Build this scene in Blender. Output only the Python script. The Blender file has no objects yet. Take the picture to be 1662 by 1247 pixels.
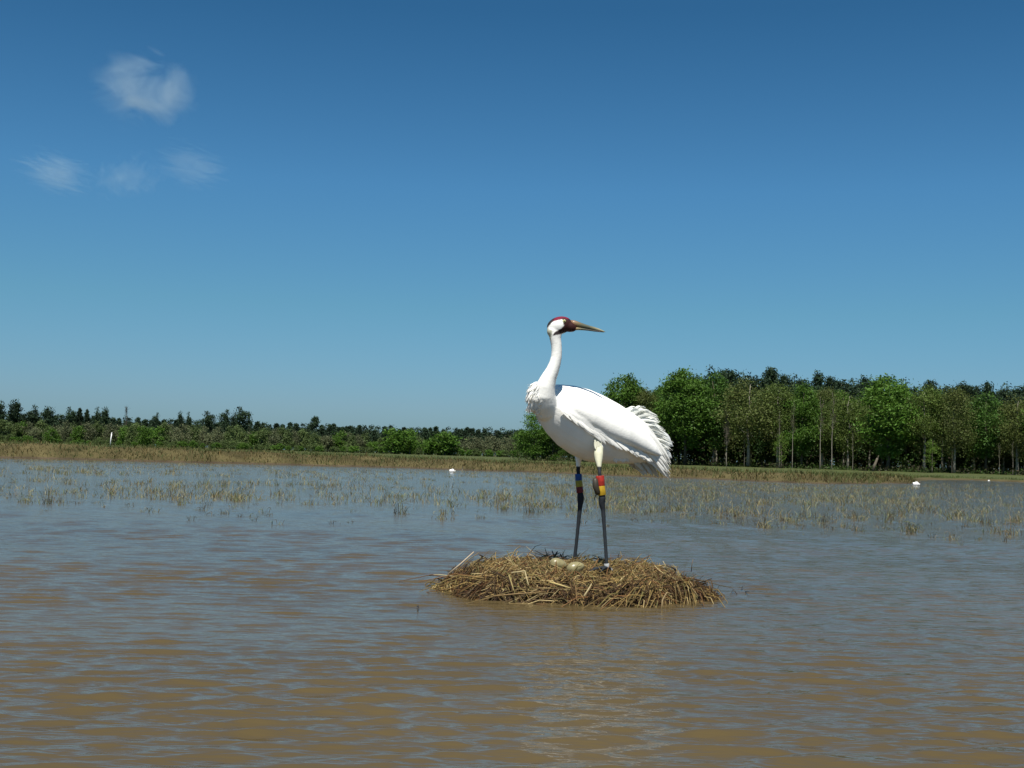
import bpy, math, random
import numpy as np
from mathutils import Vector, Matrix

R = math.radians
rnd = random.Random(7)
rng = np.random.default_rng(11)
scene = bpy.context.scene
col = scene.collection

# ------------------------------------------------------------------ camera
FW, FH, F = 1662.0, 1247.0, 2006.0        # photograph size, focal length in its pixels
CAM_Z = 0.745
PITCH, ROLL = math.atan(116.5 / F), R(1.6)
CAMROT = (Matrix.Rotation(R(90) + PITCH, 3, 'X') @ Matrix.Rotation(ROLL, 3, 'Z'))
cd = bpy.data.cameras.new("camera")
cam = bpy.data.objects.new("camera", cd)
cam.matrix_world = Matrix.Translation((0, 0, CAM_Z)) @ CAMROT.to_4x4()
cd.sensor_width = 36.0
cd.lens = 36.0 * F / FW
cd.clip_start, cd.clip_end = 0.05, 8000
col.objects.link(cam)
scene.camera = cam

# ------------------------------------------------------------------ sky and sun
SUN_EL, SUN_A = R(63), R(82)              # high, behind the camera and a little to the left
SUN = Vector((-math.cos(SUN_EL) * math.cos(SUN_A), -math.cos(SUN_EL) * math.sin(SUN_A), math.sin(SUN_EL)))
world = bpy.data.worlds.new("World")
scene.world = world
world.use_nodes = True
wn, wl = world.node_tree.nodes, world.node_tree.links
wn.clear()
sky = wn.new('ShaderNodeTexSky')
sky.sky_type = 'NISHITA'
sky.sun_disc = False
sky.sun_elevation = SUN_EL
sky.sun_rotation = math.atan2(SUN.x, SUN.y)
sky.altitude = 0
sky.air_density, sky.dust_density, sky.ozone_density = 1.0, 0.6, 2.5
# the camera's colour response: the photograph's sky is deeper and bluer than the physical one
geo = wn.new('ShaderNodeTexCoord'); sep = wn.new('ShaderNodeSeparateXYZ')
wl.new(geo.outputs['Generated'], sep.inputs[0])
gam = wn.new('ShaderNodeValToRGB'); wl.new(sep.outputs['Z'], gam.inputs[0])
SKYTINT = [(0.0, (0.50, 0.80, 1.15)), (0.037, (0.53, 0.80, 1.12)), (0.117, (0.475, 0.865, 1.03)), (0.212, (0.42, 0.88, 1.12)), (0.344, (0.26, 0.68, 0.90)), (1.0, (0.26, 0.60, 0.85))]
while len(gam.color_ramp.elements) < len(SKYTINT): gam.color_ramp.elements.new(0.5)
for e_, (p_, c_) in zip(gam.color_ramp.elements, SKYTINT):
    e_.position = p_
for e_, (p_, c_) in zip(gam.color_ramp.elements, SKYTINT):
    e_.color = (*c_, 1)
mul = wn.new('ShaderNodeMix'); mul.data_type = 'RGBA'; mul.blend_type = 'MULTIPLY'
mul.inputs['Factor'].default_value = 1.0
bg = wn.new('ShaderNodeBackground'); bg.inputs['Strength'].default_value = 0.0535
wo = wn.new('ShaderNodeOutputWorld')
wl.new(sky.outputs[0], mul.inputs['A']); wl.new(gam.outputs[0], mul.inputs['B'])
wl.new(mul.outputs['Result'], bg.inputs[0]); wl.new(bg.outputs[0], wo.inputs[0])
sl = bpy.data.lights.new("sun", 'SUN')
sl.energy, sl.angle, sl.color = 4.9, R(0.53), (1.0, 0.955, 0.88)
so = bpy.data.objects.new("sun", sl)
so.rotation_euler = SUN.to_track_quat('Z', 'Y').to_euler()
so.location = (0, 0, 30)
col.objects.link(so)
vs = scene.view_settings
scene.display_settings.display_device = 'sRGB'
vs.view_transform, vs.look, vs.exposure, vs.gamma = 'Standard', 'None', 0.58, 1.0
vs.use_curve_mapping = False
scene.cycles.volume_bounces = 0
scene.cycles.max_bounces = 8
scene.cycles.transparent_max_bounces = 8

# ------------------------------------------------------------------ helpers
def P(px, py, D):
    """world point on the photograph's pixel ray, D metres away along Y"""
    d = CAMROT @ Vector(((px - FW / 2) / F, -(py - FH / 2) / F, -1.0))
    return Vector((0, 0, CAM_Z)) + d * (D / d.y)

def G(px, py, z=0.0):
    """where the pixel ray meets height z"""
    d = CAMROT @ Vector(((px - FW / 2) / F, -(py - FH / 2) / F, -1.0))
    return Vector((0, 0, CAM_Z)) + d * ((z - CAM_Z) / d.z)

RT = CAMROT.transposed()
def to_px(v):
    c = RT @ (Vector(v) - Vector((0, 0, CAM_Z)))
    return FW / 2 + F * c.x / -c.z, FH / 2 - F * c.y / -c.z

def hor(px):
    return 740 + (px - FW / 2) * math.tan(ROLL)

class MB:
    """collects quads, triangles and point colours for ONE mesh"""
    def __init__(self):
        self.v, self.q, self.t, self.c, self.m, self.n = [], [], [], [], [], 0
    def add(self, v, q=None, t=None, c=(1, 1, 1), m=0):
        v = np.asarray(v, dtype=np.float64).reshape(-1, 3)
        if q is not None and len(q):
            q = np.asarray(q, dtype=np.int64).reshape(-1, 4); self.q.append((q + self.n, m))
        if t is not None and len(t):
            t = np.asarray(t, dtype=np.int64).reshape(-1, 3); self.t.append((t + self.n, m))
        c = np.asarray(c, dtype=np.float64)
        if c.ndim == 1:
            c = np.tile(c[:3], (len(v), 1))
        self.v.append(v); self.c.append(c); self.n += len(v)
    def mesh(self, name, mats, smooth=False):
        v = np.concatenate(self.v); c = np.concatenate(self.c)
        me = bpy.data.meshes.new(name)
        loops, starts, mi, k = [], [], [], 0
        for arr, w in ((self.q, 4), (self.t, 3)):
            for f, m in arr:
                loops.append(f.ravel()); starts.append(k + np.arange(len(f)) * w)
                mi.append(np.full(len(f), m, dtype=np.int32)); k += f.size
        loops, starts, mi = np.concatenate(loops), np.concatenate(starts), np.concatenate(mi)
        me.vertices.add(len(v)); me.vertices.foreach_set('co', v.astype(np.float32).ravel())
        me.loops.add(len(loops)); me.loops.foreach_set('vertex_index', loops.astype(np.int32))
        me.polygons.add(len(starts)); me.polygons.foreach_set('loop_start', starts.astype(np.int32))
        me.polygons.foreach_set('material_index', mi)
        me.polygons.foreach_set('use_smooth', np.full(len(starts), smooth))
        a = me.color_attributes.new('Col', 'FLOAT_COLOR', 'POINT')
        a.data.foreach_set('color', np.hstack([c, np.ones((len(c), 1))]).astype(np.float32).ravel())
        me.update(calc_edges=True); me.validate()
        for m in (mats if isinstance(mats, (list, tuple)) else [mats]):
            me.materials.append(m)
        return me
    def build(self, name, mats, parent=None, smooth=False, loc=None):
        return link(name, self.mesh(name, mats, smooth), parent, loc)

def link(name, data, parent=None, loc=None):
    o = bpy.data.objects.new(name, data)
    col.objects.link(o)
    if parent is not None:
        o.parent = parent
    if loc is not None:
        o.location = loc
    return o

def empty(name, loc):
    o = link(name, None, None, loc); o.empty_display_size = 0.1
    return o

def tag(o, label=None, cat=None, group=None, kind=None):
    for k, v in (('label', label), ('category', cat), ('group', group), ('kind', kind)):
        if v: o[k] = v
    return o

def tube_v(pts, rad, n=6, lat=None):
    """verts and quads of a closed tapering tube through pts"""
    pts = np.asarray([tuple(p) for p in pts], dtype=float); k = len(pts)
    rad = np.asarray(rad, dtype=float)
    if rad.ndim == 1: rad = np.stack([rad, rad], 1)
    tg = np.gradient(pts, axis=0); tg /= np.linalg.norm(tg, axis=1)[:, None] + 1e-12
    ref = np.array((0.0, 1.0, 0.0)) if lat is None else np.asarray(lat, float)
    if lat is None and abs(tg.mean(0) @ ref) > 0.85 * np.linalg.norm(tg.mean(0)): ref = np.array((1.0, 0, 0))
    a = ref - tg * (tg @ ref)[:, None]; a /= np.linalg.norm(a, axis=1)[:, None] + 1e-12
    b = np.cross(tg, a)
    ph = np.arange(n) * 2 * np.pi / n
    v = pts[:, None] + a[:, None] * (np.cos(ph)[None, :, None] * rad[:, 0, None, None]) + b[:, None] * (np.sin(ph)[None, :, None] * rad[:, 1, None, None])
    v = v.reshape(-1, 3)
    i = np.arange(k - 1)[:, None] * n; j = np.arange(n)[None]; j2 = (j + 1) % n
    q = np.stack([i + j, i + j2, i + n + j2, i + n + j], -1).reshape(-1, 4)
    v = np.vstack([v, pts[:1], pts[-1:]])
    t = [(j_, k * n, (j_ + 1) % n) for j_ in range(n)] + [((k - 1) * n + (j_ + 1) % n, k * n + 1, (k - 1) * n + j_) for j_ in range(n)]
    return v, q, t

def ellipsoid_v(c, ax, n=20, m=12):
    """c centre; ax three axis vectors"""
    ax = np.asarray([tuple(a) for a in ax], float); c = np.asarray(tuple(c), float)
    th = np.linspace(0, np.pi, m + 1)[1:-1]; ph = np.arange(n) * 2 * np.pi / n
    s = np.stack([np.sin(th)[:, None] * np.cos(ph), np.sin(th)[:, None] * np.sin(ph), np.cos(th)[:, None] + 0 * ph], -1).reshape(-1, 3)
    s = np.vstack([s, [(0, 0, 1), (0, 0, -1)]])
    v = c + s @ ax
    i = np.arange(m - 2)[:, None] * n; j = np.arange(n)[None]; j2 = (j + 1) % n
    q = np.stack([i + j, i + n + j, i + n + j2, i + j2], -1).reshape(-1, 4)
    k = (m - 1) * n
    t = [(k, a, (a + 1) % n) for a in range(n)] + [(k + 1, (m - 2) * n + (a + 1) % n, (m - 2) * n + a) for a in range(n)]
    return v, q, t

# ------------------------------------------------------------------ materials
def mat(name, base=(0.5, 0.5, 0.5), rough=0.8, spec=0.3, attr=False, noise=None, transl=0.0, bump=None, rand=0.0):
    """base colour (times the mesh's own point colours), mottled by noise=(scale, low, high)"""
    m = bpy.data.materials.new(name); m.use_nodes = True
    n, l = m.node_tree.nodes, m.node_tree.links
    b = n['Principled BSDF']; out = n['Material Output']
    b.inputs['Roughness'].default_value = rough
    b.inputs['Specular IOR Level'].default_value = spec
    rgb = n.new('ShaderNodeRGB'); rgb.outputs[0].default_value = (*base, 1)
    cur = rgb.outputs[0]
    def times(cur, other):
        x = n.new('ShaderNodeMix'); x.data_type = 'RGBA'; x.blend_type = 'MULTIPLY'
        x.inputs['Factor'].default_value = 1.0
        l.new(cur, x.inputs['A']); l.new(other, x.inputs['B'])
        return x.outputs['Result']
    if attr:
        a = n.new('ShaderNodeAttribute'); a.attribute_name = 'Col'
        cur = times(cur, a.outputs['Color'])
    tc = n.new('ShaderNodeTexCoord')
    if noise:
        t = n.new('ShaderNodeTexNoise'); t.inputs['Scale'].default_value = noise[0]; t.inputs['Detail'].default_value = 4
        l.new(tc.outputs['Object'], t.inputs['Vector'])
        mr = n.new('ShaderNodeMapRange'); mr.inputs['From Min'].default_value, mr.inputs['From Max'].default_value = 0.3, 0.7
        mr.inputs['To Min'].default_value, mr.inputs['To Max'].default_value = noise[1], noise[2]
        l.new(t.outputs['Fac'], mr.inputs['Value']); cur = times(cur, mr.outputs[0])
    if rand:
        oi = n.new('ShaderNodeObjectInfo'); mr = n.new('ShaderNodeMapRange')
        mr.inputs['To Min'].default_value, mr.inputs['To Max'].default_value = 1 - rand, 1 + rand
        l.new(oi.outputs['Random'], mr.inputs['Value']); cur = times(cur, mr.outputs[0])
    l.new(cur, b.inputs['Base Color'])
    if bump:
        t = n.new('ShaderNodeTexNoise'); t.inputs['Scale'].default_value = bump[0]; t.inputs['Detail'].default_value = 5
        l.new(tc.outputs['Object'], t.inputs['Vector'])
        bp = n.new('ShaderNodeBump'); bp.inputs['Strength'].default_value = bump[1]; bp.inputs['Distance'].default_value = bump[2]
        l.new(t.outputs['Fac'], bp.inputs['Height']); l.new(bp.outputs[0], b.inputs['Normal'])
    if transl:
        tr = n.new('ShaderNodeBsdfTranslucent'); l.new(cur, tr.inputs['Color'])
        mx = n.new('ShaderNodeMixShader'); mx.inputs[0].default_value = transl
        l.new(b.outputs[0], mx.inputs[1]); l.new(tr.outputs[0], mx.inputs[2]); l.new(mx.outputs[0], out.inputs[0])
    return m

M_bark = mat('bark', (0.11, 0.095, 0.07), 0.9, 0.1, noise=(3.0, 0.6, 1.3), bump=(8, 0.6, 0.05), rand=0.35)
M_pale_bark = mat('pale bark', (0.24, 0.22, 0.175), 0.9, 0.1, noise=(3.0, 0.7, 1.2), bump=(8, 0.5, 0.04), rand=0.15)
M_leaf = mat('leaf', (0.80, 0.80, 0.76), 0.6, 0.2, attr=True, transl=0.3, rand=0.14)
M_pine = mat('pine needle', (0.66, 0.66, 0.66), 0.7, 0.15, attr=True, transl=0.1, rand=0.25)
M_grass = mat('grass blade', (0.68, 0.70, 0.66), 0.7, 0.2, attr=True, transl=0.25)
M_straw = mat('straw', (0.66, 0.65, 0.61), 0.65, 0.25, attr=True)
M_mud = mat('nest mud', (0.045, 0.032, 0.018), 0.8, 0.3, noise=(30, 0.6, 1.4), bump=(45, 0.8, 0.02))
M_feather = mat('feather', (1, 1, 1), 0.75, 0.15, attr=True, transl=0.22)
M_body = mat('plumage', (1, 1, 1), 0.7, 0.2, attr=True, noise=(14, 0.94, 1.02), bump=(90, 0.25, 0.004))
M_bill = mat('bill horn', (1, 1, 1), 0.4, 0.4, attr=True)
M_egg = mat('egg shell', (0.25, 0.22, 0.11), 0.32, 0.4, noise=(28, 0.72, 1.12))
M_band = mat('leg band', (0.85, 0.85, 0.85), 0.5, 0.35, attr=True, noise=(70, 0.72, 1.1))
M_white = mat('white plastic', (0.85, 0.85, 0.83), 0.4, 0.5)
M_twig = mat('wet twig', (0.03, 0.024, 0.018), 0.5, 0.4)

# ground: soil and grass by position
M_ground = bpy.data.materials.new('ground soil'); M_ground.use_nodes = True
gn, gl = M_ground.node_tree.nodes, M_ground.node_tree.links
gb = gn['Principled BSDF']; gb.inputs['Roughness'].default_value = 0.9; gb.inputs['Specular IOR Level'].default_value = 0.1
ga = gn.new('ShaderNodeAttribute'); ga.attribute_name = 'Col'
gt = gn.new('ShaderNodeTexNoise'); gt.inputs['Scale'].default_value = 0.7; gt.inputs['Detail'].default_value = 6
gc = gn.new('ShaderNodeTexCoord'); gl.new(gc.outputs['Object'], gt.inputs['Vector'])
gm = gn.new('ShaderNodeMapRange'); gm.inputs['From Min'].default_value, gm.inputs['From Max'].default_value = 0.3, 0.7
gm.inputs['To Min'].default_value, gm.inputs['To Max'].default_value = 0.6, 1.35
gl.new(gt.outputs['Fac'], gm.inputs['Value'])
gx = gn.new('ShaderNodeMix'); gx.data_type = 'RGBA'; gx.blend_type = 'MULTIPLY'; gx.inputs['Factor'].default_value = 1
gl.new(ga.outputs['Color'], gx.inputs['A']); gl.new(gm.outputs[0], gx.inputs['B']); gl.new(gx.outputs['Result'], gb.inputs['Base Color'])

# muddy water: silt body colour under a rippled surface
M_water = bpy.data.materials.new('muddy water'); M_water.use_nodes = True
n, l = M_water.node_tree.nodes, M_water.node_tree.links
b = n['Principled BSDF']
b.inputs['IOR'].default_value = 1.333
b.inputs['Roughness'].default_value = 0.11
b.inputs['Specular IOR Level'].default_value = 0.40
tc = n.new('ShaderNodeTexCoord')
t1 = n.new('ShaderNodeTexNoise'); t1.inputs['Scale'].default_value = 0.5; t1.inputs['Detail'].default_value = 5
l.new(tc.outputs['Object'], t1.inputs['Vector'])
cr = n.new('ShaderNodeValToRGB')
cr.color_ramp.elements[0].position, cr.color_ramp.elements[1].position = 0.3, 0.7
cr.color_ramp.elements[0].color = (0.069, 0.051, 0.022, 1)
cr.color_ramp.elements[1].color = (0.086, 0.063, 0.027, 1)
l.new(t1.outputs['Fac'], cr.inputs[0]); l.new(cr.outputs[0], b.inputs['Base Color'])
mp = n.new('ShaderNodeMapping'); mp.inputs['Scale'].default_value = (3.6, 11.0, 1)
mp.inputs['Rotation'].default_value = (0, 0, R(-9))
l.new(tc.outputs['Object'], mp.inputs['Vector'])
t2 = n.new('ShaderNodeTexNoise'); t2.inputs['Scale'].default_value = 1.0; t2.inputs['Detail'].default_value = 3; t2.inputs['Roughness'].default_value = 0.55
l.new(mp.outputs[0], t2.inputs['Vector'])
bp = n.new('ShaderNodeBump'); bp.inputs['Strength'].default_value = 1.0; bp.inputs['Distance'].default_value = 0.015
l.new(t2.outputs['Fac'], bp.inputs['Height']); l.new(bp.outputs[0], b.inputs['Normal'])

# ------------------------------------------------------------------ ground and water
SHORE = [(-700, 727), (-300, 736), (0, 743), (200, 748), (400, 753), (600, 758), (850, 766), (1100, 776), (1300, 784), (1400, 786), (1478, 785)]
sx, sy = [], []
for a, bb in SHORE:
    g = G(a, bb); sx.append(g.x); sy.append(g.y)
TIPX = sx[-1]
for a, bb in ((1512, 779), (1580, 780), (1662, 783.5), (1900, 792), (2300, 806)):
    g = G(a, bb); sx.append(max(g.x, sx[-1] + 1.5)); sy.append(g.y)
sx = [-2000, -200] + sx + [sx[-1] + 60, 2000]; sy = [35, 45] + sy + [sy[-1] - 5, sy[-1] - 10]
def shore(x):
    return np.interp(x, sx, sy) + 0.5 * np.sin(x * 0.9) + 0.3 * np.sin(x * 2.3 + 1)
def bank_h(x):
    return np.interp(x, [-80, -22, -10, 1, 10, TIPX, TIPX + 2.5, 300], [0.80, 0.72, 0.56, 0.42, 0.36, 0.30, 0.10, 0.10])
def ground_z(x, y):
    x = np.asarray(x, float); v = np.asarray(y, float) - shore(x)
    h = bank_h(x)
    prof = np.where(v < 0, np.maximum(-0.35, v * 0.12), np.where(v < 3.0, h * (1 - (1 - v / 3.0) ** 2), h + (0.16 - h) * np.clip((v - 5) / 9, 0, 1)))
    return prof + 0.03 * np.sin(x * 1.3 + 2) * np.cos(v * 1.1) * (v > 0.5)
gxs = np.unique(np.concatenate([np.linspace(-3000, -140, 24), np.linspace(-140, 140, 560), np.linspace(140, 3000, 24)]))
gvs = np.unique(np.concatenate([np.linspace(-75, -4, 14), np.linspace(-4, 14, 90), np.geomspace(14, 5000, 40)]))
X, V = np.meshgrid(gxs, gvs); Y = shore(X) + V
Z = ground_z(X, Y)
vg = np.stack([X, Y, Z], -1).reshape(-1, 3)
nx, ny = len(gxs), len(gvs)
i = np.arange(ny - 1)[:, None] * nx; j = np.arange(nx - 1)[None]
q = np.stack([i + j, i + j + 1, i + nx + j + 1, i + nx + j], -1).reshape(-1, 4)
vv = V.reshape(-1)
cg = np.where((vv < 0.15)[:, None], (0.06, 0.045, 0.03), np.where((vv < 2.3)[:, None], (0.075, 0.062, 0.027), (0.06, 0.072, 0.024)))
g = MB(); g.add(vg, q, c=cg)
tag(g.build('ground', M_ground, smooth=True), kind='structure')

ys = [-9.0]
while ys[-1] < 165:
    y = ys[-1]
    ys.append(y + (0.12 if y < 1.5 else max(0.014, 0.0040 * y)))
ys = np.array(ys); NC = 700
hw = 4 + 0.72 * np.maximum(ys, 0)
u = np.linspace(-1, 1, NC)
X = hw[:, None] * u[None]; Y = np.repeat(ys[:, None], NC, 1)
dxs = hw[:, None] * 2 / NC; dys = np.gradient(ys)[:, None]
Z = np.zeros_like(X); DX = np.zeros_like(X); DY = np.zeros_like(X)
gust = np.ones_like(X)
for k in range(9):
    a = rng.uniform(0, 6.28); w = rng.uniform(0.6, 2.6)
    gust += 0.15 * np.sin(w * (np.cos(a) * X * 0.6 + np.sin(a) * Y) + rng.uniform(0, 6.28))
gust = np.clip(gust, 0.35, 1.7)
NX0, NY0 = P(932, 957, 6.95).x, 6.95
lee = np.exp(-(((X - NX0 - 1.6) / 2.4) ** 2 + ((Y - NY0 + 0.5) / 2.0) ** 2))       # smoother water in the nest's lee
gust *= 1 - 0.45 * lee
for k in range(80):
    lam = 0.055 * (0.27 / 0.055) ** rng.random()
    a = R(99 + rng.normal(0, 13 if lam > 0.12 else 27)); kk = 2 * np.pi / lam
    slope = 0.0230 * (1.0 if lam < 0.20 else 0.55) * (0.75 if lam < 0.08 else 1)
    amp = slope / kk
    fade = np.clip((lam / np.maximum(dys, dxs * 0.55) - 2.3) / 2.2, 0, 1)
    phs = kk * (np.cos(a) * X + np.sin(a) * Y) + rng.uniform(0, 6.28) + 0.6 * np.sin(0.7 * X + 0.5 * Y + k)
    A = amp * gust * fade
    Z += A * np.cos(phs)
    DX -= 0.8 * A * np.cos(a) * np.sin(phs); DY -= 0.8 * A * np.sin(a) * np.sin(phs)
vw = np.stack([X + DX, Y + DY, Z], -1).reshape(-1, 3)
i = np.arange(len(ys) - 1)[:, None] * NC; j = np.arange(NC - 1)[None]
q = np.stack([i + j, i + j + 1, i + NC + j + 1, i + NC + j], -1).reshape(-1, 4)
w = MB(); w.add(vw, q)
tag(w.build('water', M_water, smooth=True), kind='structure')

# ------------------------------------------------------------------ clouds (real volumes high above the far woods)
def cloud_mat(name, dens, scale, thr, stretch, seed):
    m = bpy.data.materials.new(name); m.use_nodes = True
    n, l = m.node_tree.nodes, m.node_tree.links
    n.remove(n['Principled BSDF'])
    pv = n.new('ShaderNodeVolumePrincipled'); pv.inputs['Color'].default_value = (0.74, 0.93, 1.0, 1)
    tc = n.new('ShaderNodeTexCoord')
    ln = n.new('ShaderNodeVectorMath'); ln.operation = 'LENGTH'; l.new(tc.outputs['Object'], ln.inputs[0])
    mp = n.new('ShaderNodeMapping'); mp.inputs['Location'].default_value = (seed, seed * 0.7, 0); mp.inputs['Scale'].default_value = stretch
    mp.inputs['Rotation'].default_value = (0, R(25), 0)
    l.new(tc.outputs['Object'], mp.inputs[0])
    t = n.new('ShaderNodeTexNoise'); t.inputs['Scale'].default_value = scale; t.inputs['Detail'].default_value = 6; t.inputs['Roughness'].default_value = 0.6
    t.inputs['Distortion'].default_value = 0.9 if scale < 1.5 else 2.2
    l.new(mp.outputs[0], t.inputs['Vector'])
    fo = n.new('ShaderNodeMapRange'); fo.inputs['From Min'].default_value, fo.inputs['From Max'].default_value = 1.0, 0.1
    fo.inputs['To Min'].default_value, fo.inputs['To Max'].default_value = -thr, 0.10
    l.new(ln.outputs['Value'], fo.inputs['Value'])
    ad = n.new('ShaderNodeMath'); ad.operation = 'ADD'; l.new(t.outputs['Fac'], ad.inputs[0]); l.new(fo.outputs[0], ad.inputs[1])
    mr = n.new('ShaderNodeMapRange'); mr.inputs['From Min'].default_value, mr.inputs['From Max'].default_value = 0.34, 0.80
    mr.inputs['To Min'].default_value, mr.inputs['To Max'].default_value = 0, dens
    l.new(ad.outputs[0], mr.inputs['Value']); l.new(mr.outputs[0], pv.inputs['Density'])
    l.new(pv.outputs[0], n['Material Output'].inputs['Volume'])
    return m
def cloud(px, py, wpx, hpx, dens, scale, thr, stretch, seed, label, roll=0.0, D=1600.0):
    s = D / F
    v, q, t = ellipsoid_v((0, 0, 0), ((1, 0, 0), (0, 1, 0), (0, 0, 1)), 24, 14)
    mb = MB(); mb.add(v, q, t)
    o = mb.build('cloud', cloud_mat('cloud vapour', dens, scale, thr, stretch, seed))
    o.location = P(px, py, D)
    o.scale = (wpx / 2 * s, hpx / 2 * s * 1.0, hpx / 2 * s)
    o.rotation_euler = (0, roll, 0)
    tag(o, label, 'cloud', 'thin white clouds in the upper left sky')
cloud(236, 144, 235, 165, 0.021, 1.3, 0.34, (1, 1, 1.15), 3.1, 'small round puff of cloud, highest and brightest of the wisps')
cloud(92, 282, 230, 130, 0.017, 1.6, 0.50, (1, 1, 2.6), 8.2, 'thin torn cloud wisp nearest the left edge, below the round puff', R(14))
cloud(204, 290, 210, 130, 0.009, 1.6, 0.50, (2.0, 1, 1), 1.4, 'faint cloud wisp directly under the round puff, middle of the lower three', R(-8))
cloud(312, 270, 230, 130, 0.009, 1.6, 0.50, (1, 1, 2.4), 5.7, 'faint streaky cloud wisp right of and below the round puff', R(12))

# ------------------------------------------------------------------ trees
def rot_rand(n):
    v = rng.normal(size=(n, 3)); v /= np.linalg.norm(v, axis=1)[:, None]
    w_ = rng.normal(size=(n, 3)); w_ -= v * (v * w_).sum(1)[:, None]; w_ /= np.linalg.norm(w_, axis=1)[:, None]
    return v, w_
def leaves(mb, cen, size, c, cvar=0.25, aspect=0.7, m=0, flat=0.0):
    """one small pointed leaf spray (two triangles folded as a quad) at each centre"""
    n_ = len(cen)
    a, bvec = rot_rand(n_)
    if flat: a[:, 2] *= 1 - flat; bvec[:, 2] *= 1 - flat
    s = size * rng.uniform(0.6, 1.35, n_)[:, None]
    v = np.stack([cen - a * s, cen + bvec * s * aspect * 0.6, cen + a * s, cen - bvec * s * aspect * 0.6], 1)
    cc = np.asarray(c, float)
    if cc.ndim == 1: cc = np.tile(cc, (n_, 1))
    cc = cc * rng.uniform(1 - cvar, 1 + cvar, (n_, 1)) * rng.uniform(0.93, 1.07, (n_, 3))
    mb.add(v.reshape(-1, 3), np.arange(n_ * 4).reshape(-1, 4), c=np.repeat(cc, 4, 0), m=m)
def limbs(mb, H, base, r0, n, zlo, zhi, reach, up, m=0, sway=0.15, c=(1, 1, 1)):
    pts = [(0, 0, 0)]
    for k in range(1, 8):
        z = H * k / 7
        pts.append((rng.normal(0, sway) * k / 7, rng.normal(0, sway) * k / 7, z))
    pts = np.array(pts)
    rad = np.array([r0 * 1.35] + [r0 * (1 - 0.88 * k / 7) for k in range(1, 8)])
    v, q, t = tube_v(pts, rad, 7); mb.add(v, q, t, c=c, m=m)
    ends = []
    for k in range(n):
        z = rng.uniform(zlo, zhi) * H
        p0 = np.array([np.interp(z, pts[:, 2], pts[:, d]) for d in range(3)])
        a = rng.uniform(0, 6.28); L = reach(z / H) * rng.uniform(0.7, 1.05)
        d = np.array((math.cos(a), math.sin(a), up * rng.uniform(0.6, 1.3)))
        p1 = p0 + d * L * 0.5 + rng.normal(0, 0.1, 3); p2 = p0 + d * L * (1, 1, 0.9) + rng.normal(0, 0.15, 3)
        rr = np.interp(z, pts[:, 2], rad) * 0.42
        v, q, t = tube_v([p0, p1, p2], [rr, rr * 0.6, rr * 0.2], 4); mb.add(v, q, t, c=c, m=m)
        ends += [p1, p2, (p1 + p2) / 2]
    return ends

def deciduous(c, clumps, per, size, zlo, wide, gap=0.0, H=10.0, lod=False, spread=0.42, top=2.0, bark=None):
    """returns (trunk MB, crown MB) for a tree 10 m tall; crown = many small leaf sprays in uneven clumps"""
    tr, cw = MB(), MB()
    prof = lambda s: wide * max(0.05, math.sin(math.pi * min(1, max(0.0, (s - zlo) / (1.02 - zlo))) ** 0.8)) ** 0.7
    ends = limbs(tr, H * 0.93, 0, 0.17, 9 if lod else 16, max(0.2, zlo - 0.02), 0.88, lambda s: prof(s) * 0.9, 0.55)
    cen = []
    lob = [(rng.uniform(0, 6.28), rng.uniform(zlo + 0.08, 0.93)) for _ in range(9)]
    for k in range(clumps):
        if k % 3 == 0:
            e = ends[rng.integers(len(ends))]; cc = np.array(e) + rng.normal(0, 0.25, 3)
        else:
            la, lz = lob[rng.integers(len(lob))]
            s = np.clip(lz + rng.normal(0, 0.07), zlo, 0.985)
            rr = prof(s) * rng.uniform(0.35, 1.0) ** 0.6
            a = la + rng.normal(0, 0.55)
            cc = np.array((rr * math.cos(a), rr * math.sin(a), s * H))
        cen.append(cc)
    for cc in cen:
        m_ = int(per * rng.uniform(0.5, 1.4))
        pts = cc + rng.normal(0, 1, (m_, 3)) * np.array((spread, spread, spread * 0.62)) * rng.uniform(0.7, 1.3)
        leaves(cw, pts, size, np.array(c) * rng.uniform(0.8, 1.2), 0.22)
    return tr, cw
def pine(c, tiers, per, size, zlo, wide, H=10.0, round_top=0.5):
    tr, cw = MB(), MB()
    limbs(tr, H * 0.96, 0, 0.13, 10, zlo, 0.9, lambda s: wide * 0.6, 0.25, sway=0.08)
    leaves(cw, np.array((0, 0, H * 0.985)) + rng.uniform(-1, 1, (per * 3, 3)) * (0.12, 0.12, 0.35), size, np.array(c), 0.2, aspect=0.5)
    for k in range(tiers):
        s = zlo + (1 - zlo) * (k + rng.uniform(0, 0.8)) / tiers
        rr = wide * (1 - ((s - zlo) / (1.0 - zlo)) ** (1 + round_top * 2)) + 0.15
        for b_ in range(rng.integers(4, 7)):
            a = rng.uniform(0, 6.28); L = rr * rng.uniform(0.3, 1.25)
            for f in (0.45, 0.75, 1.0):
                cc = np.array((math.cos(a) * L * f, math.sin(a) * L * f, s * H + 0.18 * L * f))
                pts = cc + rng.normal(0, 1, (per, 3)) * (0.28, 0.28, 0.26)
                leaves(cw, pts, size, np.array(c) * rng.uniform(0.8, 1.2), 0.2, aspect=0.5)
    return tr, cw
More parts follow.
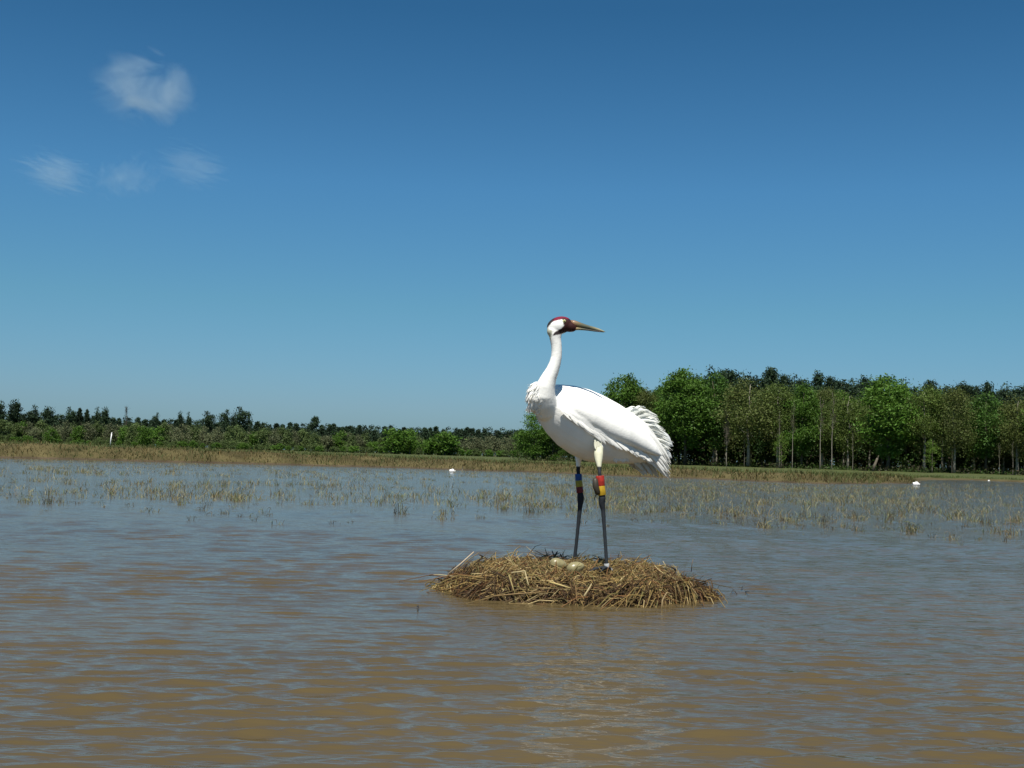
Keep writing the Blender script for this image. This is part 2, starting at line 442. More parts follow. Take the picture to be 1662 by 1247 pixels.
def bare(c, H=10.0, n=46, wide=2.0, zlo=0.3, leafc=None, nl=500, thick=0.13):
    """leafless or just budding tree: forked limbs, fine twigs, a thin sprinkle of buds"""
    tr, cw = MB(), MB()
    ends = limbs(tr, H, 0, thick, n, zlo, 0.95, lambda s: wide * (1.15 - s) + 0.25, 1.2)
    ends = np.array(ends)
    for k in range(n * 5):
        e = ends[rng.integers(len(ends))]; d = rng.normal(0, 1, 3) * (0.45, 0.45, 0.3) + (0, 0, 0.6)
        v, q, t = tube_v([e, e + d * 0.6, e + d], [0.028, 0.02, 0.008], 3); cw.add(v, q, t, c=c)
    pts = ends[rng.integers(len(ends), size=nl)] + rng.normal(0, 0.42, (nl, 3))
    leaves(cw, pts, 0.14, leafc if leafc is not None else c, 0.3)
    return tr, cw

GREEN, DEEP, OLIVE, RUST, BRIGHT = (0.088, 0.178, 0.024), (0.060, 0.128, 0.022), (0.096, 0.142, 0.030), (0.112, 0.142, 0.038), (0.120, 0.205, 0.030)
PINE = (0.034, 0.064, 0.030)
GREY = (0.115, 0.100, 0.075)
def variant(pair, name, leaf=M_leaf, bark=M_bark):
    return pair[0].mesh(name + '_trunk', bark, True), pair[1].mesh(name + '_crown', leaf)
V_green = [variant(deciduous(GREEN, 230, 62, 0.15, 0.22, 2.8), 'green') for _ in range(3)]
V_low = [variant(deciduous(GREEN, 200, 60, 0.15, 0.07, 2.9), 'low') for _ in range(2)]
V_deep = [variant(deciduous(DEEP, 200, 56, 0.15, 0.28, 2.4), 'deep') for _ in range(2)]
V_olive = [variant(deciduous(OLIVE, 220, 46, 0.13, 0.26, 2.5, spread=0.52), 'olive', bark=M_pale_bark) for _ in range(3)]
V_rust = [variant(deciduous(RUST, 210, 40, 0.125, 0.28, 2.4, spread=0.55), 'rust', bark=M_pale_bark) for _ in range(2)]
V_inner = [variant(deciduous((0.030, 0.066, 0.015), 200, 30, 0.24, 0.04, 2.6, spread=0.6), 'inner') for _ in range(2)]  # leaves darkened to stand in for shade inside the wood
V_bright = [variant(deciduous(BRIGHT, 60, 26, 0.16, 0.20, 2.2), 'bright')]
V_pine = [variant(pine(PINE, 16, 12, 0.19, 0.45, 1.15, round_top=rt), 'pine', M_pine) for rt in (0.05, 0.25)] + [variant(deciduous(PINE, 110, 40, 0.16, z0, w0, spread=0.42), 'pine', M_pine) for z0, w0 in ((0.4, 1.35), (0.5, 1.7), (0.45, 1.1))]
V_bare = [variant(bare(GREY, nl=220), 'bare', M_leaf, M_pale_bark), variant(bare(GREY, n=13, wide=1.0, zlo=0.5, leafc=(0.10, 0.13, 0.035), nl=160), 'bare', M_leaf, M_pale_bark)]
# smaller-detail trees for the far belt: one mesh each, trunk and crown in two material slots
def merged(pair, name, leaf, bark=M_bark):
    mb = MB()
    for k, part in enumerate(pair):
        off = mb.n
        for v_, c_ in zip(part.v, part.c): mb.v.append(v_); mb.c.append(c_)
        mb.q += [(f + off, k) for f, _ in part.q]; mb.t += [(f + off, k) for f, _ in part.t]; mb.n += part.n
    return mb.mesh(name, [bark, leaf])
F_green = [merged(deciduous(GREEN, 110, 20, 0.42, 0.02, 3.3, lod=True, spread=0.7), 'far_green', M_leaf) for _ in range(2)]
F_pale = [merged(deciduous((0.115, 0.165, 0.055), 110, 17, 0.40, 0.02, 2.8, lod=True, spread=0.75), 'far_pale', M_leaf) for _ in range(2)]  # pale spring green, lightened further in place of haze
F_grey = [merged(deciduous((0.150, 0.172, 0.088), 110, 18, 0.32, 0.03, 2.6, lod=True, spread=0.8), 'far_grey', M_leaf) for _ in range(2)]  # grey leaf tone with distant haze put into the colour
F_pine = [merged(pine(PINE, 14, 9, 0.46, z0, 1.75, round_top=rt), 'far_pine', M_pine) for z0, rt in ((0.15, 0.25), (0.2, 0.5))] + [merged(deciduous(PINE, 80, 22, 0.36, z0, w0, lod=True, spread=0.6), 'far_pine', M_pine) for z0, w0 in ((0.1, 1.9), (0.15, 2.3), (0.2, 1.6))]
F_lone = [merged(pine(PINE, 8, 16, 0.30, 0.66, 2.0, round_top=1.0), 'far_flat_pine', M_pine), merged(pine((0.024, 0.044, 0.018), 11, 16, 0.30, 0.40, 1.9, round_top=0.8), 'far_tall_pine', M_pine)] + [merged(deciduous(PINE, 60, 26, 0.30, z0, w0, lod=True, spread=0.5), 'far_tall_pine', M_pine) for z0, w0 in ((0.42, 1.9), (0.5, 2.3), (0.45, 1.5))]
F_dead = merged(bare((0.09, 0.08, 0.065), n=30, wide=1.0, zlo=0.4, nl=60), 'far_dead', M_leaf)

def place(px, D):
    x = P(px, hor(px), D).x
    return Vector((x, D, float(ground_z(x, D)) - 0.05))
def tree(name, meshes, px, ytop, D, wscale, label, cat, group=None):
    loc = place(px, D)
    H = P(px, ytop, D).z - loc.z
    e = empty(name, loc); e.rotation_euler = (0, 0, rnd.uniform(0, 6.28))
    s = H / 10.0
    e.scale = (s * wscale, s * wscale, s)
    link('trunk', meshes[0], e); link('crown', meshes[1], e)
    return tag(e, label, cat, group)
def far_tree(name, mesh, px, ytop, D, wscale, label, cat, group=None):
    loc = place(px, D); H = P(px, ytop, D).z - loc.z
    o = link(name, mesh, None, loc); o.rotation_euler = (0, 0, rnd.uniform(0, 6.28))
    s = H / 10.0
    o.scale = (s * wscale, s * wscale, s)
    return tag(o, label, cat, group)

# the wood on the right: front row, each tree by its own look
def wood_D(px):
    return float(np.interp(px, [830, 1000, 1300, 1500, 1662, 1900], [178, 165, 150, 142, 138, 138]))
FRONT = [
 (866, 667, 1.25, V_low[0], 'dark bushy tree at the left end of the wood, left of the crane'),
 (897, 692, 1.3, V_low[1], 'low round green tree seen just behind the crane breast'),
 (948, 650, 1.0, V_olive[0], 'olive tree hidden mostly behind the crane body'),
 (1012, 609, 1.0, V_green[0], 'leafy green tree rising directly above the crane back'),
 (1047, 636, 0.9, V_rust[0], 'narrow reddish brown budding tree between two big green trees above the tail'),
 (1112, 600, 1.12, V_green[1], 'tallest broad bright green tree right of the crane tail'),
 (1158, 606, 0.85, V_deep[0], 'dark green tree close against the tallest broad tree'),
 (1214, 612, 1.15, V_rust[1], 'wide brownish olive tree with thin new leaves'),
 (1262, 622, 0.9, V_olive[1], 'olive tree with long pale trunk right of the brownish one'),
 (1301, 626, 0.85, V_green[2], 'slim mid green tree in the middle of the wood front'),
 (1334, 640, 0.8, V_olive[2], 'thin olive tree left of the tall bare trunk'),
 (1376, 632, 0.95, V_olive[0], 'olive green tree just right of the tall bare trunk'),
 (1441, 611, 1.18, V_green[0], 'great dense green tree, the broadest in the right half of the wood'),
 (1500, 626, 0.95, V_olive[1], 'yellow olive tree right of the great dense green tree'),
 (1549, 634, 0.95, V_rust[0], 'brown tinged tree with a pale forked trunk'),
 (1600, 638, 1.0, V_deep[1], 'dark green tree near the right edge of the wood'),
 (1650, 640, 1.0, V_rust[1], 'rusty topped tree at the right edge of the photo'),
 (1700, 634, 1.0, V_green[1], 'green tree just past the right edge of the photo'),
]
for px, yt, ws, vr, lab in FRONT:
    tree('deciduous_tree', vr, px, yt + 2, wood_D(px) + rnd.uniform(-2, 3), ws, lab, 'tree', 'leafy trees along the front of the right wood')
tree('bare_tree', V_bare[1], 1350, 636, wood_D(1350) - 4, 0.5, 'tall slender bare tree with a pale straight trunk', 'tree')
tree('bare_tree', V_bare[1], 1286, 650, wood_D(1286) - 4, 0.45, 'bare pale trunk tree left of the tallest bare one', 'tree')
tree('bare_tree', V_bare[0], 1179, 672, wood_D(1179) - 4, 0.5, 'short pale bare tree below the brownish olive tree', 'tree')
tree('young_tree', V_bright[0], 1513, 712, wood_D(1513) - 5, 1.0, 'small bright green sapling against the dark wood, right of the broad tree', 'tree')
tree('young_tree', V_bright[0], 1268, 700, wood_D(1268) - 5, 0.9, 'small pale green sapling low in the middle of the wood', 'tree')
for k in range(44):
    px = 985 + (1740 - 985) * (k + rnd.random()) / 44
    yt = np.interp(px, [985, 1120, 1300, 1500, 1662], [640, 625, 640, 645, 655]) + rnd.uniform(-10, 14)
    vr = rnd.choice([V_olive[0], V_olive[1], V_deep[0], V_deep[1], V_rust[0], V_green[2], V_olive[2]])
    tree('deciduous_tree', vr, px, yt, wood_D(px) + rnd.uniform(6, 22), rnd.uniform(0.8, 1.05), 'leafy tree standing second row deep in the shade of the right wood', 'tree', 'second row trees of the right wood')
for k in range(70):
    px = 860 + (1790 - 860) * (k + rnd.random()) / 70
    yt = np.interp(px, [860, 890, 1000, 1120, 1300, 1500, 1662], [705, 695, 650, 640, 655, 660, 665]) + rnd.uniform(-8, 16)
    tree('deciduous_tree', rnd.choice(V_inner), px, yt, wood_D(px) + (rnd.uniform(9, 20) if k % 2 else rnd.uniform(22, 50)), rnd.uniform(0.95, 1.25), 'tree deep inside the right wood, shade put into its dark leaves', 'tree', 'inner trees of the right wood')
PT = [(1128, 604), (1150, 600), (1172, 604), (1190, 603), (1207, 606), (1226, 606), (1245, 603), (1262, 609), (1278, 609), (1292, 612), (1308, 617), (1325, 611), (1345, 617), (1362, 612), (1385, 622), (1403, 618), (1420, 622),
      (1470, 620), (1492, 624), (1508, 620), (1527, 628), (1541, 622), (1557, 630), (1566, 625), (1583, 632), (1600, 625), (1618, 632), (1632, 626), (1645, 631), (1655, 627), (1675, 626), (1700, 630)]
for px, yt in PT + [(a_ + 9, b_ + rnd.uniform(2, 8)) for a_, b_ in PT]:
    tree('pine_tree', rnd.choice(V_pine), px + rnd.uniform(-3, 3), yt + rnd.uniform(-1, 3), wood_D(px) + rnd.uniform(40, 62), rnd.uniform(0.85, 1.15), 'dark pine crown poking up behind the right leafy wood', 'pine', 'pines behind the right wood')
for px, yt, lab in ((1208, 722, 'thick pale trunk under the brownish olive tree'), (1265, 680, 'thin grey trunk left of the pale sapling'), (1331, 655, 'grey leaning trunk just left of the tallest bare one'), (1384, 715, 'stout pale trunk right of the tallest bare one'), (1545, 742, 'short pale trunk under the brown tinged tree'), (1622, 730, 'pale trunk near the right edge of the wood'), (1644, 728, 'pale trunk nearest the right edge of the photo')):
    tree('bare_tree', V_bare[1], px, yt - 12, wood_D(px) - 3, 0.5, lab, 'tree')
# leaning broken trunk at the foot of the wood
mb = MB(); v, q, t = tube_v([(0, 0, 0), (0.18, 0, 0.7), (0.5, 0.05, 1.5)], [0.2, 0.16, 0.12], 8); mb.add(v, q, t)
v, q, t = tube_v([(0.5, 0.05, 1.45), (0.58, 0.05, 1.62), (0.6, 0.05, 1.85)], [0.1, 0.06, 0.01], 6); mb.add(v, q, t)
tag(mb.build('tree_stump', M_bark, smooth=True, loc=place(1417, wood_D(1417) - 6)), 'leaning broken grey stump at the foot of the wood under the broad tree', 'stump')
# shrubs along the wood foot, shade put into their dark colours: loose undergrowth
ug = MB()
for k in range(620):
    px = rnd.uniform(835, 1760); D = wood_D(px) + rnd.uniform(-4, 40); c0 = place(px, D)
    hgt = rnd.uniform(0.2, 0.9) if D < wood_D(px) + 3 else rnd.uniform(1.2, 4.8)
    m_ = 40
    pts = np.array(c0) + rng.normal(0, 1, (m_, 3)) * (0.8, 0.6, 0) + np.stack([0 * np.arange(m_), 0 * np.arange(m_), hgt * rng.random(m_) ** 1.3], 1)
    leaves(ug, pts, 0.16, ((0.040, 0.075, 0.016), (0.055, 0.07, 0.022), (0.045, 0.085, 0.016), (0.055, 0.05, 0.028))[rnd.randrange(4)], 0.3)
tag(ug.build('undergrowth', M_leaf), 'low undergrowth under the right wood, coloured dark for the shade there', 'undergrowth', kind='stuff')

# the far belt on the left
FD = 480.0
fp = lambda x: float(np.interp(x, [-100, 0, 100, 200, 400, 600, 800, 1000, 1100], [669, 673, 675, 680, 686.5, 693, 697.5, 702, 704]))
for row, (dd, dy) in enumerate(((66, -0.5), (55, 1.0), (38, 4.0))):
    k = -60.0
    while k < 1010:
        far_tree('pine_tree', rnd.choice(F_pine), k, fp(k) + dy + rnd.uniform(-1.2, 2.6), FD + dd + rnd.uniform(-5, 5), rnd.uniform(1.0, 1.35), 'dark pine in the even row behind the far left tree belt', 'pine', 'pines forming the far dark skyline')
        k += rnd.uniform(8.5, 12.5)
for px, yt, w_, lab in ((-4, 652, 1.0, 'tall pine cut by the left edge of the photo'), (21, 651, 1.0, 'tallest broad pine near the left edge of the skyline'), (51, 660, 1.1, 'rounded tall pine, first right of the tallest left one'), (76, 662, 1.2, 'broad tall pine in the left skyline clump'),
                     (114, 660, 0.7, 'pointed tall pine in the left skyline'), (127, 665, 0.8, 'round topped pine right of the pointed one'), (139, 667, 0.7, 'smaller round pine left of the twin pines'), (157, 663, 0.75, 'left one of the twin skyline pines'), (168, 663, 0.75, 'right one of the twin skyline pines'),
                     (250, 669, 0.5, 'slim lone pine midway in the left skyline'), (291, 670, 0.6, 'small pine left of the skyline trio'), (305, 671, 0.6, 'small pine just left of the skyline trio'), (340, 667, 0.9, 'left pine of the skyline trio'), (361, 664, 0.7, 'thin middle pine of the skyline trio'), (380, 669, 0.7, 'short pine leaning on the tall right pine of the trio'), (394, 660, 0.95, 'tallest right pine of the skyline trio')):
    far_tree('tall_pine', F_lone[1 + rnd.randrange(4)], px, yt, FD + 30 + rnd.uniform(-4, 4), w_ * 0.78, lab, 'pine', 'tall pines above the far skyline')
far_tree('tall_pine', F_lone[0], 509, 678, FD + 40, 0.85, 'lone flat topped pine above the far skyline, left of the crane', 'pine', 'tall pines above the far skyline')
far_tree('dead_tree', F_dead, 203, 661, FD + 30, 0.6, 'thin leafless dead tree above the far left skyline', 'tree')
fd = lambda x: float(np.interp(x, [-100, 0, 200, 350, 500, 700, 850], [681, 684, 687, 692, 699, 706, 709]))
k = -50.0
while k < 870:
    gr = rnd.random()
    busy = 600 < k < 760
    nm, ms, lab, grp = (('grey_tree', F_grey, 'grey brown barely leafed tree in the far left belt', 'grey trees of the far belt') if gr < (0.75 if k > 755 else 0.38) else
                        ('pale_tree', F_pale, 'pale green spring tree in the far left belt', 'pale green trees of the far belt') if gr < 0.84 else
                        ('green_tree', F_green, 'deep green tree in the far left belt', 'green trees of the far belt'))
    far_tree(nm, rnd.choice(ms), k, fd(k) + rnd.uniform(-3, 5) + (5 if busy else 0), FD + rnd.uniform(-6, 14), rnd.uniform(0.8, 1.15), lab, 'tree', grp)
    k += rnd.uniform(8, 13)
for px, yt, w_, lab in ((640, 695, 1.45, 'round green tree, left of the two bushy ones before the far belt'), (665, 696, 1.0, 'light green tree squeezed between the two bushy far trees'), (722, 695, 1.75, 'widest round green tree before the far belt, left of the crane'), (232, 691, 1.0, 'bright green rounded tree in the left part of the far belt'), (82, 694, 1.2, 'bright green bush tree behind the levee near the left edge')):
    far_tree('round_tree', rnd.choice(F_green), px, yt, FD - 25, w_, lab, 'tree', 'rounded green trees before the far belt')
for k in range(90):
    px = -45 + 910 * (k + rnd.random()) / 90
    far_tree('shrub', rnd.choice(F_green + F_pale), px, hor(px) - rnd.uniform(6, 12), FD - 15 + rnd.uniform(-8, 8), rnd.uniform(1.2, 2.0), 'low shrub at the foot of the far tree belt', 'shrub', 'shrubs at the foot of the far belt')

# ------------------------------------------------------------------ grasses
def blades(mb, base, h, w, lean, c, droop=0.3, segs=2):
    """many bent blades at once: base (n,3), height, width, lean (n,2), colour (n,3)"""
    n_ = len(base); a = rng.uniform(0, np.pi, n_)
    side = np.stack([np.cos(a), np.sin(a) * 0.6, 0 * a], 1) * (w / 2)[:, None]
    lv = np.concatenate([lean, np.zeros((n_, 1))], 1) * h[:, None]
    up = np.stack([0 * h, 0 * h, h], 1)
    rows = []
    for s in range(segs + 1):
        t = s / segs
        p = base + up * (t - droop * 0.25 * t * t) + lv * t * t
        ww = side * (1 - 0.8 * t)
        rows += [p - ww, p + ww]
    v = np.stack(rows, 1); m_ = 2 * (segs + 1)
    o = np.arange(n_)[:, None] * m_
    q = np.concatenate([np.stack([o + 2 * s, o + 2 * s + 1, o + 2 * s + 3, o + 2 * s + 2], -1).reshape(-1, 4) for s in range(segs)])
    mb.add(v.reshape(-1, 3), q, c=np.repeat(c, m_, 0))
def pick(cols, n_, var=0.25):
    cols = np.array(cols); c = cols[rng.integers(len(cols), size=n_)]
    return c * rng.uniform(1 - var, 1 + var, (n_, 1))
TAN = [(0.42, 0.36, 0.21), (0.34, 0.30, 0.17), (0.26, 0.185, 0.10), (0.24, 0.26, 0.14), (0.20, 0.23, 0.11), (0.14, 0.11, 0.065)]
# levee: dead brown grass on its face, green on its crown
n_ = 26000
bx = rng.uniform(-75, TIPX + 1.5, n_); bv = rng.uniform(0.02, 2.6, n_)
patch = np.sin(bx * 0.55) + np.sin(bx * 1.27 + 2) + np.sin(bx * 2.9 + 1) * 0.6
keep = rng.random(n_) < 0.75 + 0.2 * patch / 2.6; bx, bv, patch = bx[keep], bv[keep], patch[keep]; n_ = len(bx)
by = shore(bx) + bv
lb = MB()
cb = pick([(0.22, 0.135, 0.05), (0.16, 0.11, 0.042), (0.14, 0.115, 0.042), (0.28, 0.21, 0.085), (0.09, 0.095, 0.03)], n_)
grn = (rng.random(n_) < np.clip(0.42 + 0.24 * patch, 0.12, 0.85)); cb *= (0.68, 0.76, 0.72); cb[grn] = pick([(0.09, 0.115, 0.035), (0.13, 0.135, 0.05)], grn.sum())
blades(lb, np.stack([bx, by, ground_z(bx, by) - 0.02], 1), rng.uniform(0.07, 0.26, n_), rng.uniform(0.02, 0.05, n_), rng.normal(0, 0.5, (n_, 2)), cb)
tag(lb.build('dead_grass', M_grass), 'dead brown grass on the far levee face', 'grass', kind='stuff')
n_ = 26000
bx = rng.uniform(-75, 95, n_); bv = 2.2 + 9 * rng.random(n_) ** 1.5
by = shore(bx) + bv
gb_ = MB()
cb = pick([(0.085, 0.135, 0.032), (0.11, 0.145, 0.04), (0.09, 0.115, 0.035), (0.17, 0.15, 0.055)], n_)
blades(gb_, np.stack([bx, by, ground_z(bx, by) - 0.02], 1), rng.uniform(0.05, 0.20, n_), rng.uniform(0.02, 0.05, n_), rng.normal(0, 0.4, (n_, 2)), cb)
tag(gb_.build('grass', M_grass), 'short green grass along the levee top', 'grass', kind='stuff')

# dead stubble standing in the water
def stub_mesh(nst, hgt, spread, lean, dark, kinked=True):
    mb = MB(); hgt = hgt * 0.60
    base = np.stack([rng.normal(0, spread, nst), rng.normal(0, spread, nst), np.full(nst, -0.06)], 1)
    h = hgt * rng.uniform(0.35, 1.1, nst) + 0.06
    c = pick(TAN if not dark else TAN[2:] + [(0.06, 0.045, 0.03), (0.09, 0.07, 0.04)], nst)
    blades(mb, base, h, rng.uniform(0.007, 0.014, nst), rng.normal(0, lean, (nst, 2)), c, droop=0.6, segs=4)
    nk = nst // 3 if kinked else 0
    for k in range(nk):                                    # stalks snapped over at the knee
        b0 = base[k] * 1.1; hh = h[k] * rng.uniform(0.5, 0.95); a = rng.uniform(0, 6.28)
        p1 = b0 + (rng.normal(0, 0.03), rng.normal(0, 0.03), hh); p2 = p1 + np.array((math.cos(a), math.sin(a), rng.uniform(-0.8, 0.2))) * hgt * rng.uniform(0.3, 0.7)
        v, q, t = tube_v([b0, p1, (p1 + p2) / 2 + (0, 0, 0.01), p2], [0.004, 0.0035, 0.003, 0.0015], 3); mb.add(v, q, t, c=c[k])
    return mb
big = [stub_mesh(rng.integers(14, 30), rng.uniform(0.16, 0.27), 0.055, 0.30, k % 4 == 0).mesh('stub', M_grass) for k in range(9)]
small = [stub_mesh(rng.integers(4, 9), rng.uniform(0.08, 0.20), 0.038, 0.28, k % 2 == 0).mesh('stub', M_grass) for k in range(9)]
front = lambda px: float(np.interp(px, [-200, 0, 130, 300, 420, 600, 730, 860, 1000, 1150, 1300, 1450, 1560, 1662, 1900], [822, 822, 826, 836, 840, 838, 836, 832, 846, 850, 862, 866, 878, 880, 885]))
cands = []
for k in range(9000):
    px = rnd.uniform(-120, 1780); yb = front(px); y0 = np.interp(px, [0, 850, 1300, 1480, 1520, 1662], [745, 768, 788, 790, 786, 788])
    D0, D1 = G(px, yb).y, G(px, y0).y
    D = D0 + (D1 - D0) * rnd.random() ** 1.25
    p = P(px, hor(px), D); x = p.x
    dn = math.sin(x * 0.9 + 1.3 * math.sin(D * 0.35)) + math.sin(D * 0.8 + 0.7 * math.sin(x * 0.5)) + 0.8 * math.sin(x * 0.33 - D * 0.27 + 2)
    near = (D - D0) / 4.0
    if near < 1 and rnd.random() > 0.5 + 0.5 * near: continue
    if rnd.random() > (0.28 if px < 850 else 0.45) + 0.14 * dn: continue
    cands.append((D, x, px))
for k in range(16):                                        # stragglers out in front
    px = rnd.uniform(60, 1660); D = G(px, front(px) + rnd.uniform(2, 14)).y
    cands.append((D, P(px, hor(px), D).x, px))
cands.sort()
STUB_L = {'big': ('tall tan clump of dead grass stalks standing in the shallow water', 'tall clumps of dead grass in the water'),
          'small': ('short sparse tuft of dead stalks poking out of the water', 'short dead tufts in the water')}
def stub(kind, x, y, s, label=None):
    ms = big if kind == 'big' else small
    o = link('grass_clump' if kind == 'big' else 'grass_tuft', ms[rnd.randrange(9)], None, (x, y, 0))
    o.rotation_euler = (0, 0, rnd.uniform(0, 6.28)); o.scale = (s, s, s * rnd.uniform(0.8, 1.2))
    tag(o, label or STUB_L[kind][0], 'grass clump', STUB_L[kind][1])
for px, py, s, lab in ((862, 832, 1.05, 'dense rounded tan grass clump in the water, left of the crane legs'), (648, 834, 1.1, 'tall dark based grass clump left of centre in the water'), (632, 806, 1.0, 'tan grass clump behind the dark based one'), (720, 834, 0.9, 'narrow upright grass clump between the white float and the nest'),
                       (1240, 856, 1.0, 'rusty upright stalk clump in front of the right reed patch'), (1475, 864, 1.1, 'arching straw coloured clump below the larger white float'), (1190, 838, 1.1, 'wide tan clump in the water right of the crane tail'), (1640, 868, 1.1, 'yellow arching clump in the water at the right edge'), (75, 818, 0.9, 'dark stubby clump in the water near the left edge'), (805, 815, 0.8, 'tan clump in the water above the nest left end'), (1545, 876, 0.8, 'dark tufts clump in open water nearest the viewer at right')):
    g_ = G(px, py); stub('big', g_.x, g_.y, s, lab)
NI = 285
for D, x, px in cands[:NI]:
    kind = 'big' if rnd.random() < (0.12 if px < 500 else 0.20) and D > 14.0 else 'small'
    stub(kind, x, D, rnd.uniform(0.55, 1.0))
st = MB()
for D, x, px in cands[NI:]:
    k = rng.integers(6, 22); s = rnd.uniform(0.4, 1.1)
    base = np.stack([x + rng.normal(0, 0.08, k), D + rng.normal(0, 0.08, k), np.full(k, -0.04)], 1)
    blades(st, base, (rng.uniform(0.04, 0.14, k) + 0.045) * s, rng.uniform(0.008, 0.016, k), rng.normal(0, 0.45, (k, 2)), pick(TAN + [(0.30, 0.25, 0.13), (0.14, 0.15, 0.06)], k))
tag(st.build('dead_reeds', M_grass), 'field of dead reed stubble standing in the far water', 'reeds', kind='stuff')

# ------------------------------------------------------------------ small white things on and by the water
def float_jug(px, py, s, label):
    e = empty('float', G(px, py))
    mb = MB(); v, q, t = tube_v([(-0.13, 0, 0.045), (-0.125, 0, 0.045), (-0.06, 0, 0.05), (0.05, 0, 0.05), (0.085, 0, 0.046), (0.10, 0, 0.045)], [0.05, 0.066, 0.072, 0.072, 0.06, 0.03], 18); mb.add(v, q, t)
    mb.build('jug_body', M_white, e, True)
    mb = MB(); v, q, t = tube_v([(0.098, 0, 0.045), (0.12, 0, 0.045), (0.122, 0, 0.045), (0.14, 0, 0.045)], [0.024, 0.024, 0.03, 0.03], 12); mb.add(v, q, t); mb.build('cap', M_white, e, True)
    mb = MB(); v, q, t = tube_v([(-0.03, 0, 0.11), (-0.02, 0, 0.145), (0.04, 0, 0.145), (0.07, 0, 0.10)], [0.009] * 4, 8); mb.add(v, q, t); mb.build('handle', M_white, e, True)
    e.scale = (s, s, s); e.rotation_euler = (0, 0, rnd.uniform(-0.4, 0.4))
    tag(e, label, 'float', 'small white floats on the water')
float_jug(734, 766.5, 0.92, 'white float on the water near the levee, left of the crane')
float_jug(1487, 788, 1.05, 'white float off the levee tip at right, the larger one there')
float_jug(1605, 781, 0.48, 'tiny white float far off by the right bank')
def stake(px, py, hpx, r, label, m=M_white, name='marker_pole'):
    g_ = G(px, py, 0); D = g_.y; x = g_.x; z = max(-0.1, float(ground_z(x, D)) - 0.1)
    hh = hpx * D / F + 0.1
    mb = MB(); v, q, t = tube_v([(0, 0, 0), (0.01, 0, hh * 0.5), (0.03, 0, hh), (0.03, 0, hh + 0.004)], [r, r, r, r * 1.15], 10); mb.add(v, q, t)
    tag(mb.build(name, m, smooth=True, loc=(x, D, z)), label, 'pole')
py_ = 58.0
for _ in range(4):
    px_ = P(180, 721, py_).x; py_ = float(shore(px_)) + 3.2
mb = MB()
v, q, t = tube_v([(0, 0, 0), (0.02, 0, 0.4), (0.05, 0, 0.70)], [0.025, 0.024, 0.023], 10); mb.add(v, q, t)
v, q, t = tube_v([(0.05, 0, 0.695), (0.05, 0, 0.73)], [0.028, 0.028], 10); mb.add(v, q, t)
tag(mb.build('marker_pole', M_white, smooth=True, loc=(px_, py_, float(ground_z(px_, py_)) - 0.05)), 'leaning white marker pole standing on the left levee', 'pole')
stake(750, 765, 7, 0.02, 'short pale stake in the water edge beside the white float', M_pale_bark, 'stake')

# ------------------------------------------------------------------ nest
NC0 = Vector((P(924, 957, 6.95).x, 6.93, 0))
NRX, NRY, NH = 0.742, 0.60, 0.124
ya = -0.20
def nest_z(x, y):
    lx, ly = x * math.cos(ya) + y * math.sin(ya) * -1 * -1, -x * math.sin(ya) + y * math.cos(ya)
    th = np.arctan2(ly / NRY, lx / NRX)
    rr = np.hypot(lx / NRX, ly / NRY) / (1 + 0.05 * np.sin(3 * th + 1) + 0.04 * np.sin(5 * th) + 0.03 * np.sin(9 * th + 2))
    hh = NH * (1.06 - 1.06 * np.clip(rr, 0, 1.3) ** 3.8) + 0.012 * np.sin(x * 17 + 1) * np.cos(y * 15) + 0.012 * np.sin(x * 7 - y * 9)
    hole = np.exp(-(((x - 0.50) / 0.045) ** 2 + ((y + 0.44) / 0.10) ** 2))
    cup = np.exp(-(((x + 0.02) / 0.24) ** 2 + ((y + 0.2) / 0.16) ** 2))
    return np.maximum(hh - 0.03 * cup - 0.11 * hole, -0.14), rr
nest = empty('nest', NC0)
tag(nest, 'broad low nest mound of tangled straw and reed stalks in the water under the crane', 'nest')
gx_ = np.linspace(-1.05, 1.05, 120); gy_ = np.linspace(-0.85, 0.85, 100)
X, Y = np.meshgrid(gx_, gy_); Z, rr = nest_z(X, Y)
Z = Z - 0.02 + rng.normal(0, 0.006, Z.shape)
i = np.arange(99)[:, None] * 120; j = np.arange(119)[None]
q = np.stack([i + j, i + j + 1, i + 121 + j, i + 120 + j], -1).reshape(-1, 4)
mb = MB(); mb.add(np.stack([X, Y, Z], -1).reshape(-1, 3), q); mb.build('mud_core', M_mud, nest, True)
STRAW = [(0.47, 0.33, 0.12), (0.38, 0.26, 0.095), (0.31, 0.22, 0.08), (0.20, 0.14, 0.05), (0.26, 0.13, 0.05), (0.13, 0.08, 0.035), (0.24, 0.21, 0.075), (0.58, 0.45, 0.22)]
def straw(mb, p, a, L, r, c, lift=0.0, droop=0.0, n=3):
    d = np.array((math.cos(a), math.sin(a)))
    bend = rnd.gauss(0, 0.16) * L
    pts = []
    for k in range(4):
        t_ = k / 3 - 0.5
        xy = p[:2] + d * t_ * L + np.array((-d[1], d[0])) * bend * (0.25 - t_ * t_) * 4
        zz = float(nest_z(xy[0], xy[1])[0])
        pts.append((xy[0], xy[1], max(zz, -0.05) * 0.75 + p[2] * 0.25 + lift * (t_ + 0.5) - droop * t_ * t_ + rnd.uniform(0, 0.022)))
    v, q, t = tube_v(pts, [r, r, r * 0.9, r * 0.5], n); mb.add(v, q, c=c)
sm = MB()
cnt = 0
